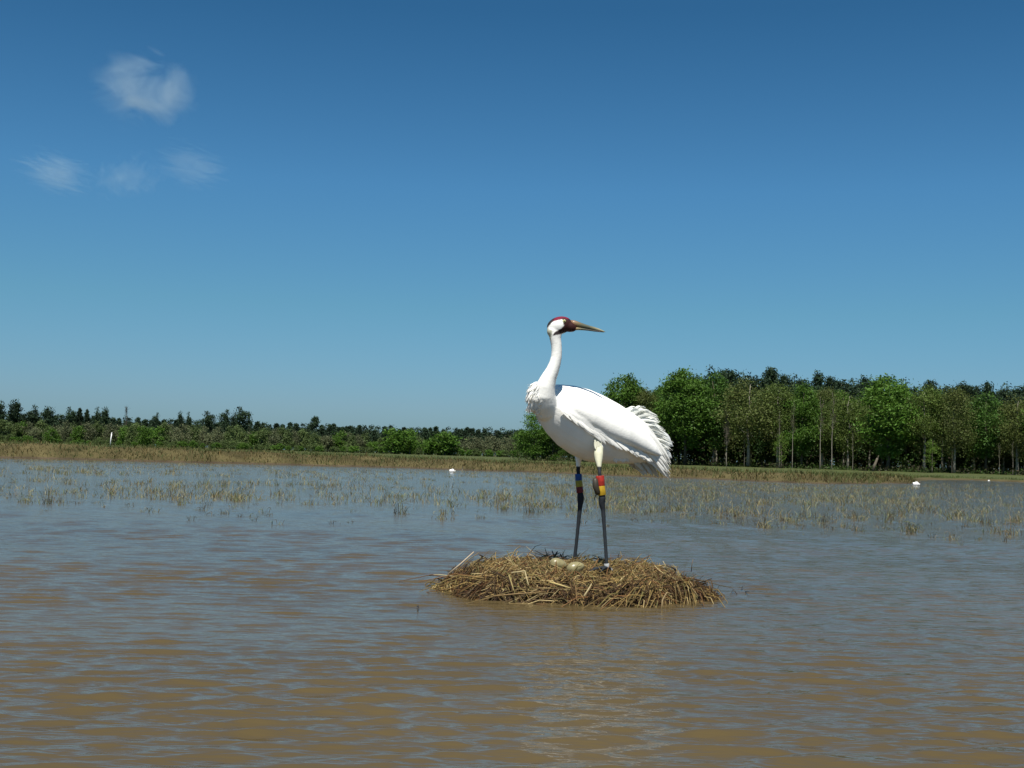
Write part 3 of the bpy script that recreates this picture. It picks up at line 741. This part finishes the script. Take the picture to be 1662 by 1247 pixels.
while cnt < 9500:
    x, y = rnd.uniform(-0.85, 0.85), rnd.uniform(-0.72, 0.72)
    z, r_ = nest_z(x, y); z = float(z)
    if r_ > 1.03 or z < -0.03: continue
    if y > 0.1 and rnd.random() < 0.5: continue
    cnt += 1
    c = np.array(rnd.choice(STRAW)) * rnd.uniform(0.4, 1.15)
    if z < 0.065 + rnd.gauss(0, 0.015): c = c * (0.34, 0.27, 0.23)                 # wet at the waterline, the lower face's shade also in the colour
    a = rnd.gauss(0, 0.9) if rnd.random() < 0.45 else rnd.uniform(0, 3.14)
    straw(sm, np.array((x, y, z)), a, rnd.uniform(0.04, 0.16), rnd.uniform(0.0012, 0.0036), c, lift=rnd.gauss(0, 0.030), droop=rnd.uniform(0, 0.03))
for k in range(650):                                       # short ends hanging down the front face and the edge
    a = rnd.uniform(-3.3, 0.3); rad = rnd.uniform(0.72, 1.0)
    x, y = NRX * rad * math.cos(a), NRY * rad * math.sin(a)
    x, y = x * math.cos(ya) - y * math.sin(ya), x * math.sin(ya) + y * math.cos(ya)
    z = float(nest_z(x, y)[0]); c = np.array(rnd.choice(STRAW)) * rnd.uniform(0.5, 1.1)
    o = np.array((math.cos(a), math.sin(a), 0)); tn = np.array((-o[1], o[0], 0)) * rnd.gauss(0, 0.10)
    L = rnd.uniform(0.03, 0.11)
    v, q, t = tube_v([(x, y, z), np.array((x, y, z + rnd.uniform(0.0, 0.02))) + o * L * 0.5 + tn, np.array((x, y, max(z - L * 0.9, -0.03))) + o * L * 0.8 + tn * 2], [0.003, 0.0027, 0.0015], 3)
    sm.add(v, q, c=c)
tag(sm.build('straw', M_straw, nest, True), kind='stuff')
def stalk(pts, r, c, name='stalk', m=M_straw):
    mb = MB(); ps = [np.array(P(*p)) - np.array(NC0) for p in pts]
    v, q, t = tube_v(ps, list(np.linspace(r, r * 0.6, len(ps))), 6); mb.add(v, q, t, c=c); return mb.build(name, m, nest, True)
pale = (0.52, 0.43, 0.24)
stalk([(728, 932, 6.75), (747, 916, 6.75), (769, 896, 6.78)], 0.0055, (0.55, 0.45, 0.33))
stalk([(697, 934, 7.0), (712, 933, 6.95), (740, 936, 6.85)], 0.004, pale)
stalk([(830, 930, 6.42), (852, 927, 6.42), (855, 940, 6.36), (858, 950, 6.33)], 0.0045, pale)
stalk([(892, 945, 6.3), (910, 950, 6.28), (926, 955, 6.27)], 0.006, (0.60, 0.47, 0.20))
stalk([(800, 968, 6.25), (840, 964, 6.24), (886, 961, 6.25)], 0.0045, (0.30, 0.20, 0.09))
stalk([(826, 934, 6.4), (830, 946, 6.35), (834, 959, 6.3)], 0.005, (0.36, 0.28, 0.12))
stalk([(1074, 992, 6.24), (1075, 975, 6.26), (1082, 962, 6.3), (1090, 964, 6.3)], 0.0045, (0.34, 0.25, 0.13))
stalk([(948, 968, 6.27), (955, 957, 6.3), (960, 948, 6.33)], 0.005, pale)
stalk([(757, 944, 6.6), (774, 936, 6.6), (800, 933, 6.55)], 0.0045, (0.45, 0.31, 0.12))
stalk([(1122, 928, 6.9), (1123, 916, 6.9), (1125, 908, 6.9)], 0.0025, (0.2, 0.14, 0.1))
stalk([(1082, 926, 6.7), (1080, 918, 6.7), (1076, 911, 6.7)], 0.003, pale)
for tw in ([(902, 908, 7.25), (899, 902, 7.25), (896, 894, 7.26)], [(900, 905, 7.25), (903, 898, 7.25), (905, 895, 7.25)], [(914, 908, 7.2), (911, 903, 7.2), (909, 899, 7.2)], [(1017, 926, 6.9), (1016, 918, 6.92), (1014, 911, 6.92)], [(1016, 920, 6.9), (1022, 915, 6.9), (1029, 910, 6.92)],
           [(950, 912, 7.2), (962, 906, 7.22), (975, 909, 7.22), (990, 911, 7.2)], [(802, 912, 7.1), (793, 908, 7.1), (787, 905, 7.1)], [(784, 904, 7.1), (779, 901, 7.1), (777, 899, 7.1)], [(1098, 926, 6.9), (1089, 920, 6.9), (1080, 919, 6.9)]):
    stalk(tw, 0.0055, (1, 1, 1), 'twig', M_twig)
# eggs lie in the cup
def egg(px, py, D, tilt, label):
    mb = MB(); c0 = P(px, py, D)
    v, q, t = ellipsoid_v((0, 0, 0), ((0.050, 0, 0), (0, 0.033, 0), (0, 0, 0.033)), 28, 18)
    v[:, 1:] *= (1 - 2.6 * v[:, :1])                        # one end slimmer
    mb.add(v, q, t); o = mb.build('egg', M_egg, smooth=True, loc=c0); o.rotation_euler = (0, R(tilt), R(18))
    tag(o, label, 'egg', 'crane eggs lying on the nest')
egg(906, 916.5, 6.72, 14, 'olive buff egg, the left and farther one on the nest')
egg(934, 922, 6.64, -14, 'olive buff egg, the right and nearer one by the crane leg')

# floating scraps round the nest
for pts, lab in (([(1196, 966), (1190, 962), (1186, 966)], 'small dark scrap floating just right of the nest tip'), ([(1210, 962), (1216, 966)], 'tiny dark scrap floating farther right of the nest'), ([(1203, 958), (1206, 956)], 'dark speck floating behind the scraps right of the nest'),
                 ([(677, 986), (679, 990), (678, 993)], 'thin dark twig in the water left below the nest')):
    ps = [G(*p) for p in pts]; ps = [p + Vector((0, 0, 0.006 + 0.012 * (k == 1))) for k, p in enumerate(ps)]
    b0 = ps[0].copy(); mb = MB()
    v, q, t = tube_v([p - b0 for p in ps], [0.003] * (len(ps) - 1) + [0.0015], 6); mb.add(v, q, t)
    tag(mb.build('floating_twig', M_twig, smooth=True, loc=b0), lab, 'twig')

# ------------------------------------------------------------------ crane
TH = R(27)
FWD = Vector((-math.cos(TH), -math.sin(TH), 0)); LAT = Vector((math.sin(TH), -math.cos(TH), 0)); UP = Vector((0, 0, 1))
BX0 = P(960, 690, 6.92).x
def bD(px):
    """depth of the crane's midline: chest nearer, tail farther"""
    return 6.92 + (px - 960) / 288.0 * math.tan(TH) * 0.9
foot0 = P(960, 922, 6.85)
crane = empty('crane', foot0)
tag(crane, 'tall white crane with red crown and coloured leg bands standing on the nest, looking right', 'crane')
O = np.array(foot0)
bm_ = MB()
def ring_loft(mb, rings, n=28):
    """rings: (px, py, half height px, half width m) along the body"""
    vs_, k = [], len(rings)
    ph = np.arange(n) * 2 * np.pi / n
    for px, py, rh, rw in rings:
        D = bD(px); c0 = np.array(P(px, py, D)); h_ = rh * D / F
        s_, c_ = np.sin(ph), np.cos(ph)
        wv = np.where(s_ < 0, 1 - 0.12 * np.abs(s_), 1 - 0.10 * s_ ** 2)
        vs_.append(c0 + np.array(LAT) * (c_ * rw * wv)[:, None] + np.array(UP) * (s_ * h_)[:, None])
    c0, c1 = vs_[0].mean(0), vs_[-1].mean(0)
    v = np.vstack(vs_ + [c0[None], c1[None]])
    i = np.arange(k - 1)[:, None] * n; j = np.arange(n)[None]; j2 = (j + 1) % n
    q = np.stack([i + j, i + j2, i + n + j2, i + n + j], -1).reshape(-1, 4)
    t = [(a, k * n, (a + 1) % n) for a in range(n)] + [((k - 1) * n + (a + 1) % n, k * n + 1, (k - 1) * n + a) for a in range(n)]
    mb.add(v - O, q, t)
BODY = [(866, 648, 8, 0.03), (870, 650, 17, 0.055), (880, 657, 30, 0.085), (893, 665, 41, 0.11), (910, 674, 50, 0.13), (930, 682, 56, 0.143), (952, 690, 58.5, 0.148), (975, 697, 55.5, 0.145), (1000, 704, 49, 0.13), (1022, 711, 42, 0.11), (1042, 718, 35, 0.085), (1058, 727, 26, 0.055), (1070, 736, 15, 0.03)]
ring_loft(bm_, BODY)
def ptube(mb, pts, n=16, depth_scale=1.0):
    """pts: (px, py, D, radius px)"""
    c_ = [np.array(P(a, b_, d)) - O for a, b_, d, _ in pts]
    r_ = np.array([r * d / F for _, _, d, r in pts])
    v, q, t = tube_v(c_, np.stack([r_ * depth_scale, r_], 1), n, lat=(0, 1, 0)); mb.add(v, q, t)
for sgn in (1, -1):                                          # folded wings stand a little proud of the flanks
    n0 = bm_.n; WP = [(902, 652, 5, 0.02), (908, 655, 11, 0.036), (920, 660, 18, 0.050), (942, 670, 24, 0.058), (968, 683, 26, 0.060), (1000, 697, 24, 0.056), (1028, 711, 21, 0.050), (1050, 724, 15, 0.040), (1064, 734, 7, 0.02)]
    ring_loft(bm_, WP)
    xs_ = np.repeat([w_[0] for w_ in WP], 28); offs = np.interp(np.concatenate([xs_, [WP[0][0], WP[-1][0]]]), [900, 940, 1000, 1064], [0.075, 0.098, 0.090, 0.045])
    sh_ = np.concatenate([np.tile(np.sin(np.arange(28) * 2 * np.pi / 28), len(WP)), [0, 0]])
    bm_.v[-1] = bm_.v[-1] + np.array(LAT) * (sgn * (offs - 0.026 * sh_))[:, None]
HD, HH = 6.74, 6.685
NECK = [(905, 694, 6.86, 8), (896, 678, 6.82, 17), (888, 664, 6.775, 21), (884, 652, 6.74, 20.5), (883, 640, 6.715, 18.5), (886, 626, 6.703, 15.5), (891, 613, 6.697, 12.6), (896.5, 602, 6.694, 10.8), (900.5, 591, 6.692, 9.6), (903, 580, 6.690, 8.9), (903.6, 570, 6.688, 8.6), (903, 560, 6.686, 8.7), (901.5, 551, 6.685, 9.3), (901, 543, 6.685, 10.5), (902, 536, 6.685, 9)]
ptube(bm_, NECK, 20)
def pel(mb, px, py, D, ax_px, ay_px, az_m, tilt):
    """ellipsoid: half sizes along/across in photo pixels, depth half size in metres, tilt in degrees (nose down positive)"""
    s = D / F; a = R(-tilt)
    X_ = Vector((math.cos(a), 0, math.sin(a))) * (ax_px * s); Z_ = Vector((-math.sin(a), 0, math.cos(a))) * (ay_px * s)
    v, q, t = ellipsoid_v(P(px, py, D) - foot0, (X_, Vector((0, az_m, 0)), Z_), 28, 18); mb.add(v, q, t)
pel(bm_, 908, 528.5, HH, 21, 14.5, 0.037, -16)           # skull
pel(bm_, 898, 538, HH, 10.5, 10.5, 0.033, 30)             # back of the head
pel(bm_, 923, 530, HH, 14, 9.0, 0.026, 14)             # face
pel(bm_, 868, 640, HD + 0.035, 21, 12.5, 0.055, -78)         # ruff swelling at the neck's root
pel(bm_, 867, 655, HD + 0.045, 15, 10, 0.05, -70)
# legs: feathered thigh, bare shin, swollen ankle, tarsus; then three toes and a hind toe
ND, FDp = 6.72, 6.98
NEAR = [(977, 705, 6.90, 9), (973.5, 720, 6.84, 6), (972, 730, 6.795, 7.4), (971.5, 739, 6.77, 7.8), (971.8, 748, 6.752, 6.2), (972.3, 755, 6.738, 4.3), (972.9, 762, 6.73, 3.4), (973.3, 768, ND, 3.1), (974.5, 785, ND, 3.3), (977.2, 801, ND, 4.2), (977.4, 809, ND, 6.2), (976.8, 817, ND, 5.4), (979, 829, ND, 3.8), (981, 860, ND - .01, 3.1), (983.2, 892, ND - .02, 3.0), (984.5, 915, ND - .03, 3.2), (985.5, 925, ND - .03, 3.8)]
FAR = [(945, 715, 7.0, 15), (940, 738, 7.0, 8), (938.6, 752, FDp, 4.0), (938.5, 764, FDp, 3.2), (939.5, 785, FDp, 3.3), (941.6, 799, FDp, 4.3), (942.4, 807, FDp, 6.0), (942, 816, FDp, 5.0), (941.2, 825, FDp, 3.9), (938.5, 852, FDp, 3.2), (935.3, 884, FDp, 3.0), (932.4, 909, FDp, 3.2), (931.5, 918, FDp, 3.9)]
ptube(bm_, NEAR, 14); ptube(bm_, FAR, 14)
for leg in (NEAR, FAR):
    px, py, D, _ = leg[-1]; b0 = np.array(P(px, py, D)) - O
    for ang, L in ((-32, 0.10), (2, 0.115), (36, 0.10), (180, 0.035)):
        d = np.array(FWD) * math.cos(R(ang)) + np.array(LAT) * math.sin(R(ang))
        v, q, t = tube_v([b0 + (0, 0, 0.008), b0 + d * L * 0.35 + (0, 0, 0.012), b0 + d * L * 0.7 + (0, 0, 0.004), b0 + d * L + (0, 0, -0.008)], [0.011, 0.008, 0.0075, 0.004], 8)
        bm_.add(v, q, t)
raw = bm_.build('raw', M_body, None)
md = raw.modifiers.new('r', 'REMESH'); md.mode = 'VOXEL'; md.voxel_size = 0.0038
ms_ = raw.modifiers.new('s', 'SMOOTH'); ms_.factor = 0.5; ms_.iterations = 11
dg = bpy.context.evaluated_depsgraph_get()
me = bpy.data.meshes.new_from_object(raw.evaluated_get(dg))
bpy.data.objects.remove(raw)
for a in list(me.color_attributes): me.color_attributes.remove(a)
nv = len(me.vertices)
co = np.empty(nv * 3, np.float32); me.vertices.foreach_get('co', co); co = co.reshape(-1, 3).astype(float)
nr = np.empty(nv * 3, np.float32); me.vertices.foreach_get('normal', nr); nr = nr.reshape(-1, 3)
cw_ = (co + O - np.array((0, 0, CAM_Z))) @ np.array(CAMROT)
ppx, ppy = FW / 2 + F * cw_[:, 0] / -cw_[:, 2], FH / 2 - F * cw_[:, 1] / -cw_[:, 2]
def inside(poly):
    x, y = ppx, ppy; r_ = np.zeros(nv, bool); k = len(poly)
    for a in range(k):
        x0, y0 = poly[a]; x1, y1 = poly[(a + 1) % k]
        if y0 != y1:
            r_ ^= ((y0 > y) != (y1 > y)) & (x < (x1 - x0) * (y - y0) / (y1 - y0) + x0)
    return r_
WHITE = np.array((0.86, 0.85, 0.80))
colr = np.tile(WHITE, (nv, 1))
head = ppy < 552
z2 = lambda pts: [(860 + a / 11.87, 500 + b_ / 11.87) for a, b_ in pts]
mask = z2([(470, 250), (430, 275), (330, 390), (250, 420), (300, 300), (480, 120), (700, 90), (900, 190), (960, 330), (900, 460), (760, 462), (640, 478), (560, 512), (440, 530), (480, 465), (600, 400), (655, 345), (625, 220), (560, 232)])
colr[head & inside(mask)] = (0.036, 0.009, 0.008)
black = z2([(430, 275), (320, 400), (250, 420), (300, 300), (440, 215)])
colr[head & inside(black)] = (0.025, 0.022, 0.022)
black2 = z2([(440, 535), (470, 470), (560, 425), (700, 440), (720, 470), (640, 482), (560, 515)])
colr[head & inside(black2)] = (0.022, 0.014, 0.014)
red = z2([(450, 262), (470, 205), (560, 130), (700, 120), (800, 200), (720, 215), (640, 190), (600, 212), (540, 232)])
colr[head & inside(red)] = (0.15, 0.008, 0.028)
brow = z2([(640, 190), (720, 215), (800, 200), (840, 235), (780, 260), (690, 225), (640, 225)])
colr[head & inside(brow)] = (0.03, 0.008, 0.014)
nape_shade = z2([(300, 400), (360, 400), (430, 440), (420, 520), (400, 640), (405, 760), (330, 640)])
colr[head & inside(nape_shade)] = (0.50, 0.50, 0.38)  # greenish shade behind the head, painted into the vertex colours
legm = ((ppy > 757.5) & (ppx < 992) & (ppx > 915) & ((ppx < 951) | (ppx > 957))) 
colr[legm] = (0.018, 0.022, 0.026)
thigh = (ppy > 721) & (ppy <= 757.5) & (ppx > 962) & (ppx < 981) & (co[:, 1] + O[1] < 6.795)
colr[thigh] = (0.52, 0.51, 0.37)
sm_ = (ppy > 752) & (ppy <= 758) & legm
# soft join of colours
ed = np.empty(len(me.edges) * 2, np.int32); me.edges.foreach_get('vertices', ed); ed = ed.reshape(-1, 2)
deg = np.bincount(ed.ravel(), minlength=nv)[:, None]
for _ in range(1):
    acc = np.zeros((nv, 3)); np.add.at(acc, ed[:, 0], colr[ed[:, 1]]); np.add.at(acc, ed[:, 1], colr[ed[:, 0]])
    colr = 0.5 * colr + 0.5 * acc / np.maximum(deg, 1)
a = me.color_attributes.new('Col', 'FLOAT_COLOR', 'POINT')
a.data.foreach_set('color', np.hstack([colr, np.ones((nv, 1))]).astype(np.float32).ravel())
me.polygons.foreach_set('use_smooth', np.ones(len(me.polygons), bool))
me.materials.clear(); me.materials.append(M_body)
link('body', me, crane)

# bill: two mandibles
bl = MB()
def mand(rows, c):
    cs, rs = [], []
    for px, yt, yb, w_ in rows:
        cs.append(np.array(P(px, (yt + yb) / 2, HH)) - O); rs.append((w_, (yb - yt) / 2 * HH / F))
    v, q, t = tube_v(cs, rs, 14, lat=(0, 1, 0))
    cc = np.array([c[min(k // 14, len(c) - 1)] for k in range(len(v) - 2)] + [c[0], c[-1]])
    bl.add(v, q, t, c=cc)
OR, HRN, DK, TIP = (0.21, 0.12, 0.06), (0.078, 0.082, 0.050), (0.04, 0.04, 0.03), (0.26, 0.26, 0.17)
mand([(926, 519.5, 532, 0.014), (932, 520, 531, 0.015), (938, 522.3, 531.6, 0.0125), (943, 524.2, 532.5, 0.0105), (949, 526.3, 533.5, 0.009), (956, 528.5, 534.6, 0.008), (964, 530.8, 536, 0.0065), (972, 533.5, 537.6, 0.005), (979, 536.6, 539, 0.003), (982.5, 538.8, 539.6, 0.001)], [OR, OR, (0.16, 0.115, 0.058), (0.10, 0.092, 0.052), HRN, HRN, (0.17, 0.16, 0.09), (0.26, 0.25, 0.16), TIP, TIP])
mand([(926, 530.5, 537.5, 0.013), (932, 530.8, 536.5, 0.013), (938, 531.6, 536.1, 0.0105), (945, 532.6, 536.3, 0.0085), (954, 534.2, 537, 0.007), (964, 535.9, 538.4, 0.0055), (973, 537.4, 539.3, 0.004), (980, 538.9, 539.8, 0.002)], [(0.30, 0.16, 0.08), (0.34, 0.20, 0.10), (0.22, 0.17, 0.08), HRN, DK, DK, (0.06, 0.04, 0.045), DK])
bl.build('bill', M_bill, crane, True)
for s in (-1, 1):
    mb = MB(); c0 = np.array(P(915.6, 522.5, HH)) - O + (0, s * 0.0335, 0)
    v, q, t = ellipsoid_v(c0, ((0.0085, 0, 0), (0, 0.004, 0), (0, 0, 0.0085)), 14, 10); mb.add(v, q, t, c=(0.50, 0.46, 0.20))
    v, q, t = ellipsoid_v(c0 + (0.001, s * 0.0028, 0), ((0.004, 0, 0), (0, 0.002, 0), (0, 0, 0.004)), 10, 8); mb.add(v, q, t, c=(0.01, 0.01, 0.01))
    mb.build('eye', M_bill, crane, True)

# feathers
def feather(mb, pts, W, nrm, c=(0.86, 0.85, 0.80), segs=8, camber=0.12, sharp=0.55, jag=0.0):
    p0, p1, p2 = [np.asarray(tuple(p), float) for p in pts]
    nrm = np.asarray(tuple(nrm), float)
    t_ = np.linspace(0, 1, segs + 1)[:, None]
    cl = (1 - t_) ** 2 * p0 + 2 * t_ * (1 - t_) * p1 + t_ ** 2 * p2
    tg = np.gradient(cl, axis=0); tg /= np.linalg.norm(tg, axis=1)[:, None] + 1e-9
    sd = np.cross(tg, nrm); sd /= np.linalg.norm(sd, axis=1)[:, None] + 1e-9
    nn = np.cross(sd, tg)
    w_ = W * np.clip(np.minimum(0.35 + 2.2 * t_, 1) * np.clip((1.0 - t_) / (1 - sharp), 0, 1) ** 0.55, 0.02, 1)
    if jag: w_ = w_ * (1 + rng.uniform(-jag, jag, w_.shape) * t_)
    v = np.stack([cl - sd * w_ / 2, cl + nn * W * camber, cl + sd * w_ / 2], 1).reshape(-1, 3)
    i = np.arange(segs)[:, None] * 3
    q = np.concatenate([np.stack([i + 0, i + 1, i + 4, i + 3], -1).reshape(-1, 4), np.stack([i + 1, i + 2, i + 5, i + 4], -1).reshape(-1, 4)])
    mb.add(v - O, q, c=np.array(c) * rnd.uniform(0.93, 1.03))
def pf(mb, a, m, b_, W, dD=0.0, c=(0.86, 0.85, 0.80), tip_dD=0.0, nj=0.3, **kw):
    """feather from photo points a -> (bend m) -> b_, on the near side by dD metres"""
    D = bD(a[0]); p0 = P(a[0], a[1], D - dD); p1 = P(m[0], m[1], bD(m[0]) - dD - 0.3 * tip_dD); p2 = P(b_[0], b_[1], bD(b_[0]) - dD - tip_dD)
    nrm = Vector((0.1, -1, 0.45)) + Vector((rnd.gauss(0, nj), 0, rnd.gauss(0, nj)))
    feather(mb, (p0, p1, p2), W, nrm, c, **kw)
wing = MB()                                                 # folded wing: drooping inner flight feathers
for k in range(84):
    f = k / 83; g_ = rnd.random()
    a_ = (1000 + 26 * g_ + rnd.gauss(0, 4), 676 + 44 * f + rnd.gauss(0, 3))
    tip = (np.interp(f, [0, 0.5, 0.8, 1], [1083, 1086, 1076, 1050]) + rnd.gauss(0, 2.5), np.interp(f, [0, 0.5, 0.8, 1], [745, 772, 764, 748]) + rnd.gauss(0, 4))
    mid = ((a_[0] + tip[0]) / 2 + 10 - 12 * f, (a_[1] + tip[1]) / 2 - 14 + 14 * f)
    pf(wing, a_, mid, tip, rnd.uniform(0.018, 0.030), dD=0.075 - 0.05 * abs(f - 0.4) + rnd.gauss(0, 0.012), nj=0.25, sharp=0.45)
for k in range(76):                                         # lower rim of the folded wing, ragged short tips
    x = 922 + 126 * k / 75 + rnd.gauss(0, 2)
    y = np.interp(x, [922, 940, 958, 975, 1000, 1030, 1050], [676, 689, 701, 708, 719, 731, 741]) + rnd.gauss(0, 1.5)
    L = rnd.uniform(9, 16) if x < 965 else rnd.uniform(13, 24)
    pf(wing, (x - 12, y - 10), (x + 2, y + 1), (x + 10, y + L * 0.55), 0.020, dD=np.interp(x, [922, 958, 1000, 1050], [0.142, 0.158, 0.146, 0.10]) + rnd.gauss(0, 0.004), nj=0.25)
wing.build('wing', M_feather, crane, True)
bus = MB()                                                  # bustle of loose plumes over the tail
TIPS = [(1036, 664), (1046, 665), (1054, 667), (1060, 669), (1066, 674), (1072, 680), (1070, 688), (1076, 694), (1081, 701), (1080, 708), (1086, 712), (1091, 719), (1088, 726), (1086, 734), (1088, 744), (1087, 752)]
for k in range(140):
    f = k / 139 * (len(TIPS) - 1); i0 = min(int(f), len(TIPS) - 2); u_ = f - i0
    tip = (TIPS[i0][0] * (1 - u_) + TIPS[i0 + 1][0] * u_ + rnd.gauss(-2.5, 2.5), TIPS[i0][1] * (1 - u_) + TIPS[i0 + 1][1] * u_ + rnd.gauss(1.5, 2))
    fr = f / (len(TIPS) - 1)
    a_ = (1008 + 18 * rnd.random(), 672 + 42 * fr + rnd.gauss(0, 3))
    mid = (a_[0] * 0.42 + tip[0] * 0.58 + 3, a_[1] * 0.45 + tip[1] * 0.55 - 8 - rnd.uniform(0, 6))
    pf(bus, a_, mid, tip, rnd.uniform(0.008, 0.018), dD=rnd.uniform(-0.10, 0.05), c=(0.80, 0.81, 0.75), nj=0.7, sharp=0.5, jag=0.35)
for cx_, cy_, L in ((1084, 716, 1), (1087, 723, 1), (1085, 742, 1)):
    pf(bus, (1050, cy_ - 20), (1074, cy_ - 14), (cx_ + 5, cy_ + 2), 0.05, dD=-0.05, c=(0.76, 0.78, 0.76), sharp=0.75)
for k in range(46):                                         # denser short plumes filling the bustle
    f = k / 45 * (len(TIPS) - 1); i0 = min(int(f), len(TIPS) - 2); u_ = f - i0; fr = f / (len(TIPS) - 1)
    tip = (TIPS[i0][0] * (1 - u_) + TIPS[i0 + 1][0] * u_ - 5 + rnd.gauss(0, 2), TIPS[i0][1] * (1 - u_) + TIPS[i0 + 1][1] * u_ + 3 + rnd.gauss(0, 2))
    a_ = (1006 + 14 * rnd.random(), 676 + 40 * fr)
    pf(bus, a_, (a_[0] * 0.4 + tip[0] * 0.6, a_[1] * 0.45 + tip[1] * 0.55 - 6), tip, 0.036, dD=-0.04 + rnd.gauss(0, 0.01), c=(0.80, 0.81, 0.76), nj=0.25, sharp=0.6, jag=0.2)
bus.build('tail_plumes', M_feather, crane, True)
tl = MB()                                                   # tail feathers, their shade put into a greyer colour
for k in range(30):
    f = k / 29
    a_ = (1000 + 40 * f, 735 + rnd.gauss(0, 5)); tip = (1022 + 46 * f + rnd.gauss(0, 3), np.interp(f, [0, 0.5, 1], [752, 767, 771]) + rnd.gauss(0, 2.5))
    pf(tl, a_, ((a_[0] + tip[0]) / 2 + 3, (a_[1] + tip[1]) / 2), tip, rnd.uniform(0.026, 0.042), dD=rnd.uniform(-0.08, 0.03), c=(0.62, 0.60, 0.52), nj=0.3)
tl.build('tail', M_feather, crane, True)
rf = MB()                                                   # loose ruff at the root of the neck
sel = np.where((ppx < 884) & (ppy > 616) & (ppy < 680) & (ppx < 884 - 0.25 * np.abs(ppy - 645)))[0]
sel = rng.choice(sel, 380)
for s in sel:
    nn = nr[s].astype(float); d = np.array((-0.45, -0.1, -0.75)) + rng.normal(0, 0.28, 3); d -= nn * (d @ nn)
    if np.linalg.norm(d) < 0.45: continue
    d /= np.linalg.norm(d)
    p0 = co[s] + O - nn * 0.004; L = rnd.uniform(0.03, 0.055); up_ = rnd.uniform(0.001, 0.007)
    feather(rf, (p0, p0 + d * L * 0.5 + nn * up_, p0 + d * L + nn * up_ * 0.9), rnd.uniform(0.006, 0.012), nn + rng.normal(0, 0.2, 3), jag=0.3, segs=5, camber=0.05)
rf.build('neck_ruff', M_feather, crane, True)
tf = MB()                                                   # flank feathers lying over the top of the near thigh
for k in range(26):
    x = 964.5 + 10 * rnd.random(); y = 708 + 12 * rnd.random()
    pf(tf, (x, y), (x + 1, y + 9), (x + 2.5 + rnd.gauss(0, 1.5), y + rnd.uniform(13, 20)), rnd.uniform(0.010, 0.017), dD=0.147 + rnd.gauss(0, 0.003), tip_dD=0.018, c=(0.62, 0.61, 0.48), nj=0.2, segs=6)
tf.build('thigh_feathers', M_feather, crane, True)
fl = MB()                                                   # pale fluff under the belly behind the leg
for k in range(9):
    x = 994 + 22 * k / 8
    pf(fl, (x, 742), (x + 2, 746), (x + 4, 745 + rnd.uniform(2, 7)), 0.02, dD=0.07, nj=0.4, segs=4)
fl.build('belly_fluff', M_feather, crane, True)

# coloured leg bands, transmitter and small metal ring
def band(leg, y0, y1, r_px, c, D, name='leg_band', x0=None):
    xs = [p[0] for p in leg]; ysl = [p[1] for p in leg]
    xa, xb = np.interp(y0, ysl, xs), np.interp(y1, ysl, xs)
    pa, pb = np.array(P(xa, y0, D)) - O, np.array(P(xb, y1, D)) - O
    r_ = r_px * D / F
    mb = MB(); ax = (pb - pa) / np.linalg.norm(pb - pa)
    v, q, t = tube_v([pa, pa + ax * 0.001, pb - ax * 0.001, pb], [r_ * 0.98, r_, r_, r_ * 0.98], 20); mb.add(v, q, t, c=c)
    return mb.build(name, M_band, crane, True)
band(FAR, 769.5, 780, 5.6, (0.010, 0.075, 0.30), FDp)['label'] = 'blue leg band'
band(FAR, 780.1, 790.3, 5.6, (0.42, 0.33, 0.03), FDp)['label'] = 'yellow leg band'
band(FAR, 790.4, 800, 5.7, (0.20, 0.014, 0.018), FDp)['label'] = 'dark red leg band'
band(NEAR, 772.5, 789, 6.8, (0.42, 0.030, 0.018), ND)['label'] = 'bright red leg band'
band(NEAR, 789.1, 804, 6.7, (0.50, 0.31, 0.015), ND)['label'] = 'bright yellow leg band'
mb = MB(); p = [np.array(P(a_, b_, ND - 0.02)) - O for a_, b_ in ((966.5, 776), (966, 779), (967, 790), (970, 800), (971.5, 803))]
v, q, t = tube_v(p, [0.006, 0.0155, 0.017, 0.015, 0.006], 14); mb.add(v, q, t, c=(0.055, 0.045, 0.03))
v, q, t = tube_v([p[3], np.array(P(966, 806, ND - 0.02)) - O, np.array(P(964, 813, ND - 0.02)) - O], [0.0035, 0.003, 0.002], 6); mb.add(v, q, t, c=(0.02, 0.02, 0.02))
mb.build('transmitter', M_band, crane, True)
band(NEAR, 915, 921, 4.2, (0.55, 0.56, 0.55), ND - .03, 'metal_ring')
